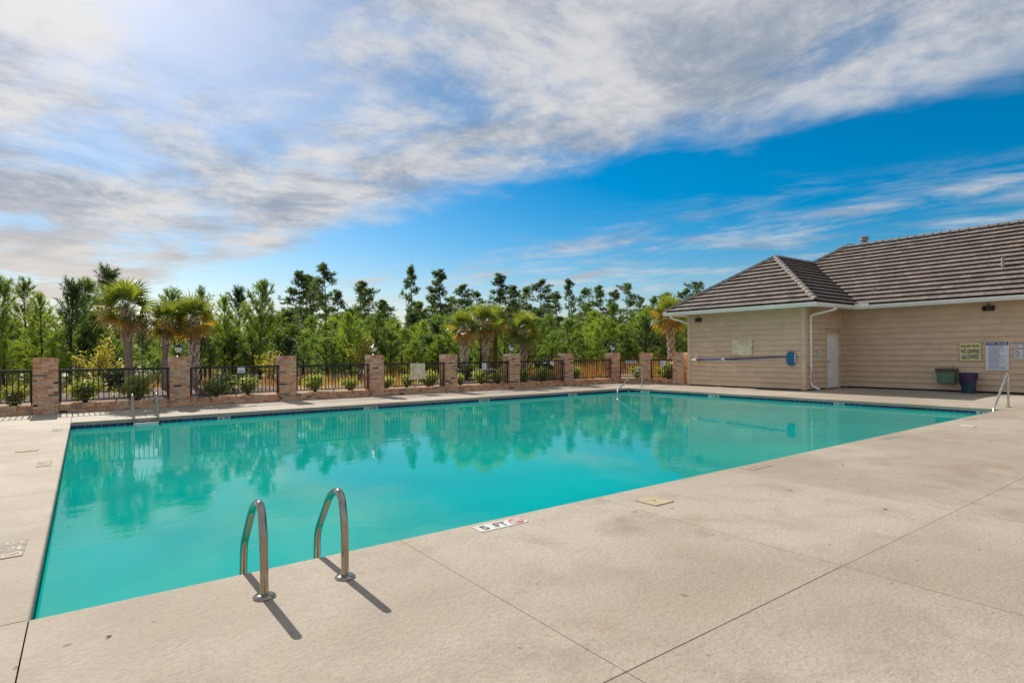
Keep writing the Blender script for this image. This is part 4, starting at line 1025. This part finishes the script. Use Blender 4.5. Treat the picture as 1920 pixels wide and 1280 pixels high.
# ---- sabal palms
def frond_mesh(seed, matname, droop):
    rng_ = random.Random(seed); mb = MB(); pl = 0.50
    mb.tube([(0, 0, 0), (0, pl * .5, .02), (0, pl, -0.01)], [0.013, 0.010, 0.007], 5, cap=False)
    n_ = 19
    for k in range(n_):
        a = R(-118 + 236 * k / (n_ - 1)); ln = (0.66 - 0.16 * abs(a) / R(118)) * rng_.uniform(0.9, 1.08)
        fold = 0.035 * (1 if k % 2 else -1)
        dx_, dy_ = math.sin(a), math.cos(a); sx_, sy_ = dy_, -dx_
        def pt(t, w_): return (dx_ * ln * t + sx_ * w_, pl + dy_ * ln * t + sy_ * w_, -0.01 + fold * t * (1 - t) - droop * t * t * ln - 0.10 * abs(a) / R(118) * t)
        w1 = 0.030
        i = len(mb.v); mb.v += [pt(0.02, -.004), pt(0.02, .004), pt(0.5, w1), pt(0.5, -w1), pt(0.74, w1 * .5), pt(0.74, -w1 * .5)]
        tp = pt(1.0, 0); tp = (tp[0], tp[1], tp[2] - rng_.uniform(0, .12)); mb.v.append(tp)
        mb.f += [(i, i + 1, i + 2, i + 3), (i + 3, i + 2, i + 4, i + 5), (i + 5, i + 4, i + 6)]; mb.m += [0] * 3
    return mb.mesh('frond', matname)
FG = [frond_mesh(k, 'frond_green', 0.06 + .10 * k) for k in range(3)]
FY = [frond_mesh(10 + k, 'frond_gold', 0.15 + .15 * k) for k in range(2)]
FD = [frond_mesh(20, 'frond_dead', 0.85), frond_mesh(21, 'frond_dead', 0.6)]
def palm(x, y, h, boots0, gold, label, seed, tm='palm_trunk', size=1.0, dead=2):
    """h: height of the crown's heart above the ground; boots0: where the leaf bases start (fraction of the trunk)"""
    rng_ = random.Random(seed); zb = terrain_z(x, y) - 0.06
    o = thing('palm_tree', label, 'palm tree', (x, y, zb), 0, 'sabal palms behind the fence')
    ox, oy = rng_.uniform(-.10, .10), rng_.uniform(-.08, .08)
    def ax(z): t = z / h; return Vector((ox * t * t, oy * t * t, z))
    n_ = 16; r0 = 0.115 * size
    tk_ = link('trunk', MB().tube([ax(h * k / n_) for k in range(n_ + 1)], [r0 * (1.22 if k == 0 else 1.05 - 0.16 * k / n_) + 0.006 * rng_.uniform(-1, 1) for k in range(n_ + 1)], 14).mesh('trunk', tm, True), o)
    bt = MB(); z = h * boots0; k = 0
    while z < h:                          # criss-cross leaf bases, forked like a Y
        a = k * 2.39996; ca, sa = math.cos(a), math.sin(a); c = ax(z); rr = r0 * 1.0
        for sg in (-1, 1):
            p0 = c + Vector((ca * rr * .85, sa * rr * .85, -.09)); mid = c + Vector((ca * (rr + .030), sa * (rr + .030), 0.0)) + Vector((-sa, ca, 0)) * sg * .035
            e = c + Vector((ca * (rr + .07), sa * (rr + .07), .13)) + Vector((-sa, ca, 0)) * sg * .075
            bt.tube([p0, mid, e], [.028, .026, .014], 5)
        z += 0.052 * (1 if boots0 < .9 else .6); k += 1
    link('leaf_bases', bt.mesh('leaf_bases', 'palm_boot'), tk_)
    nf = 34
    for q in range(nf):
        u = q / (nf - 1); a = q * 2.39996 + rng_.uniform(-.25, .25)
        el = R(80 - 128 * u ** 0.9) + rng_.uniform(-.12, .12)
        me = rng_.choice(FG)
        if u > 0.97 and dead: me = rng_.choice(FD)
        elif rng_.random() < gold * max(0.0, (u - 0.30) * 1.9) : me = rng_.choice(FY)
        c = ax(h - 0.10 * u) 
        mt = Matrix.Translation(c) @ Matrix.Rotation(a, 4, 'Z') @ Matrix.Rotation(el, 4, 'X') @ Matrix.Rotation(rng_.uniform(-.6, .6), 4, 'Y')
        link('frond', me, o, mtx=mt @ Matrix.Scale(size * 0.9 * rng_.uniform(.84, 1.1), 4))
    return o
palm(1.08, 21.0, 2.75, 0.62, 0.55, 'tallest palm of the left group with wide crown', 1, 'palm_trunk', 1.0)
palm(2.0, 21.0, 2.35, 0.68, 0.75, 'middle palm of the left group with smooth grey lower trunk', 2, 'palm_trunk', 0.80)
palm(2.84, 21.0, 2.45, 0.22, 1.0, 'golden palm at the right of the left group, trunk latticed all the way', 3, 'palm_trunk', 0.85)
palm(13.15, 21.2, 2.42, 0.30, 0.8, 'leftmost palm of the centre group', 4, 'palm_trunk', 0.92)
palm(14.40, 21.4, 2.65, 0.45, 0.5, 'tall palm second from left in the centre group', 5, 'palm_trunk', 0.95)
palm(15.75, 22.6, 2.85, 0.93, 1.0, 'palm with smooth reddish trunk behind the centre group', 6, 'red_trunk', 0.90)
palm(16.45, 21.3, 2.30, 0.20, 0.25, 'greenest palm at the right of the centre group', 7, 'palm_trunk', 1.08)
palm(23.3, 18.2, 3.05, 0.15, 1.0, 'golden palm beside the pool house roof', 8, 'palm_trunk', 1.15, 0)

# ---- shrubs
def shrub_mesh(seed, n_, rx, rz, leaf, matname, stems=9, open_=0.5):
    rng_ = random.Random(seed); st, fo = MB(), MB()
    tips = []
    for k in range(stems):
        a = rng_.uniform(0, 6.28); rr = rng_.uniform(.25, 1) * rx; e = Vector((math.cos(a) * rr, math.sin(a) * rr, rz * rng_.uniform(.55, 1.0)))
        mid = Vector((e.x * .35, e.y * .35, e.z * .55)); st.tube([(0, 0, -0.05), mid, e], [.012, .008, .004], 5, cap=False); tips.append((mid, e))
    for k in range(n_):
        m_, e = rng_.choice(tips); t = rng_.uniform(-.2, 1.05) ; c = m_.lerp(e, t) + rdir(rng_) * rx * rng_.uniform(.05, open_)
        c.z = max(c.z, 0.03); nrm = (rdir(rng_) + Vector((0, 0, .7))).normalized(); u = nrm.orthogonal().normalized(); u = (Matrix.Rotation(rng_.uniform(0, 6.28), 3, nrm) @ u); v = nrm.cross(u)
        L_ = leaf * rng_.uniform(.7, 1.3)
        i = len(fo.v); fo.v += [tuple(c - u * L_), tuple(c + v * L_ * .42 + nrm * L_ * .12), tuple(c + u * L_), tuple(c - v * L_ * .42 + nrm * L_ * .12)]
        fo.f += [(i, i + 1, i + 2), (i, i + 2, i + 3)]; fo.m += [0, 0]
    return st.mesh('stems', 'bark'), fo.mesh('foliage', matname)
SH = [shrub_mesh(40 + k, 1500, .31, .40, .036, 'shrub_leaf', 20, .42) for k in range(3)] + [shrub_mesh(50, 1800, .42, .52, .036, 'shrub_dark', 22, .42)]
LS = [shrub_mesh(60 + k, 900, .62, 1.9, .05, 'yellow_leaf', 13, .42) for k in range(2)]
def shrub(me, x, y, s, label, group='low shrubs behind the railing', sz=1.0, name='shrub'):
    o = thing(name, label, 'shrub', (x, y, terrain_z(x, y) - .02), rng.uniform(0, 6.28), group); o.scale = (s, s, s * sz)
    link('stems', me[0], o); link('foliage', me[1], o)
rowsh = [(-2.6, 18.75, .9, None), (-1.42, 18.8, 1.0, 'shrub behind the railing left of the leftmost pillar'), (0.0, 18.85, 1.2, 'broad leafy shrub at the left behind the first full railing panel'), (1.15, 18.85, 1.25, 'leafy shrub near the tall palm behind the first full railing panel'),
    (3.1, 18.8, 1.05, 'left shrub behind the railing between second and third pillars'), (3.98, 18.85, 1.1, 'right shrub behind the railing between second and third pillars'), (5.98, 18.8, 1.05, 'left shrub behind the railing between third and fourth pillars'), (7.15, 18.8, .92, 'right shrub behind the railing between third and fourth pillars'),
    (8.45, 18.8, .9, 'shrub at the left behind the stained cream board'), (9.25, 18.85, .85, 'shrub low behind the stained cream board'), (10.1, 18.8, 1.15, 'shrub right of the stained cream board'), (11.45, 18.8, .9, 'left shrub of three between fifth and sixth pillars'), (12.45, 18.85, 1.05, 'middle shrub of three between fifth and sixth pillars'), (13.2, 18.8, .85, 'right shrub of three between fifth and sixth pillars'),
    (14.45, 18.85, 1.2, 'left shrub behind the railing between sixth and seventh pillars'), (15.6, 18.9, 1.05, 'right shrub behind the railing between sixth and seventh pillars'), (17.25, 18.85, 1.15, 'shrub behind the railing right of the seventh pillar'), (20.25, 17.75, 1.2, 'dark shrub behind the short railing after the eighth pillar'), (20.75, 16.35, 1.5, 'large shrub behind the last railing by the pool house')]
for k, (x, y, s, lb) in enumerate(rowsh):
    if lb: shrub(SH[k % 3], x, y, s * 1.25, lb)
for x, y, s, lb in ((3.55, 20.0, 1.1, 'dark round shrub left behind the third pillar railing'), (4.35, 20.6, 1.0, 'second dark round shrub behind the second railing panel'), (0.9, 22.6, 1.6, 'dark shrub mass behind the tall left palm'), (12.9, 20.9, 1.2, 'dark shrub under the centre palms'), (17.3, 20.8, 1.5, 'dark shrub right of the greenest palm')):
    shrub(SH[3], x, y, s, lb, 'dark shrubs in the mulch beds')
for k, (x, y, s, lb, sz) in enumerate(((0.30, 23.2, 1.0, 'tall yellow-green shrub left of the tallest left palm', 1.08), (0.85, 23.0, .95, 'lower yellow-green shrub against the tallest left palm', .72), (9.8, 24.4, 1.0, 'tall yellowing shrub left of the lantern on the fourth pillar', 1.25), (5.95, 24.0, .9, 'yellow-green shrub above the third pillar', .85), (11.3, 24.5, .9, 'small yellow shrub right of the fourth pillar', .62), (18.7, 21.0, .8, 'pale shrub behind the lantern on the eighth pillar', .7))):
    shrub(LS[k % 2], x, y, s, lb, 'tall yellow-green shrubs', sz, 'tall_shrub')
# ---- dry grass: nobody could count it
gm = MB(); rg = random.Random(77)
for k in range(5200):
    az = R(rg.uniform(-6, 56)); r_ = rg.uniform(21.5, 48) if k > 1200 else rg.uniform(24, 30); x, y = r_ * math.sin(az), r_ * math.cos(az)
    if y < 19.2 and x < 19.5 or (x > 19 and y < 16.5) or (x > 19.5 and x < 31 and y < 17): continue
    dn = mnoise.noise((x * .22, y * .22, 9.0)) + (0.25 if x > 17 else 0)
    if dn < 0.02: continue
    hh = rg.uniform(.25, .7) * (1 + (.7 if x > 18 else 0)); z = terrain_z(x, y) - .02
    for b in range(7):
        a = rg.uniform(0, 6.28); l_ = rg.uniform(.05, .35) * hh; bx_, by_ = x + rg.uniform(-.12, .12), y + rg.uniform(-.12, .12); wv = .010
        i = len(gm.v); gm.v += [(bx_ - wv * math.sin(a), by_ + wv * math.cos(a), z), (bx_ + wv * math.sin(a), by_ - wv * math.cos(a), z), (bx_ + l_ * math.cos(a), by_ + l_ * math.sin(a), z + hh * rg.uniform(.6, 1))]
        gm.f.append((i, i + 1, i + 2)); gm.m.append(0)
tag(link('dry_grass', gm.mesh('dry_grass', 'dry_grass')), 'tan and orange dry grass between the fence and the pines', 'grass', kind='stuff')
# ---- a few dry leaves blown over the terrace
lm = MB(); rl = random.Random(31)
for k in range(24):
    x, y = rl.uniform(-3, 13), rl.uniform(0.8, 3.7) if k < 18 else rl.uniform(15.6, 17.8)
    a = rl.uniform(0, 6.28); L_ = rl.uniform(.010, .026); ca, sa = math.cos(a) * L_, math.sin(a) * L_
    lm.quad((x - ca, y - sa, .003), (x + sa * .4, y - ca * .4, .006), (x + ca, y + sa, .009), (x - sa * .4, y + ca * .4, .004))
tag(link('leaf_litter', lm.mesh('leaf_litter', 'dark_bark')), 'tiny dark dry leaves scattered over the terrace', 'leaves', kind='stuff')
# ---- pale metal frame in the bed behind the fifth railing
o = thing('metal_bench', 'pale metal-framed bench behind the railing between fifth and sixth pillars', 'bench', (13.7, 20.5, terrain_z(13.7, 20.5)))
zz = terrain_z(13.7, 20.5)
part('frame', MB().tube(arc([(13.08, 20.5, zz - .03), (13.1, 20.5, zz + .28), (13.2, 20.5, zz + .52), (14.4, 20.5, zz + .50), (14.45, 20.5, zz - .03)], (.08, .12, .12), 5), .022, 8), 'white_plastic', o, True)
bars = MB()
for k in range(8): bars.tube([(13.3 + .13 * k, 20.5, zz + .25), (13.3 + .13 * k, 20.5, zz + .50)], .007, 5)
bars.tube([(13.12, 20.5, zz + .25), (14.44, 20.5, zz + .25)], .012, 6)
part('back_bars', bars, 'vent_metal', o)
part('seat', MB().box(13.12, 14.44, 20.08, 20.48, zz + .20, zz + .23), 'vent_metal', o)
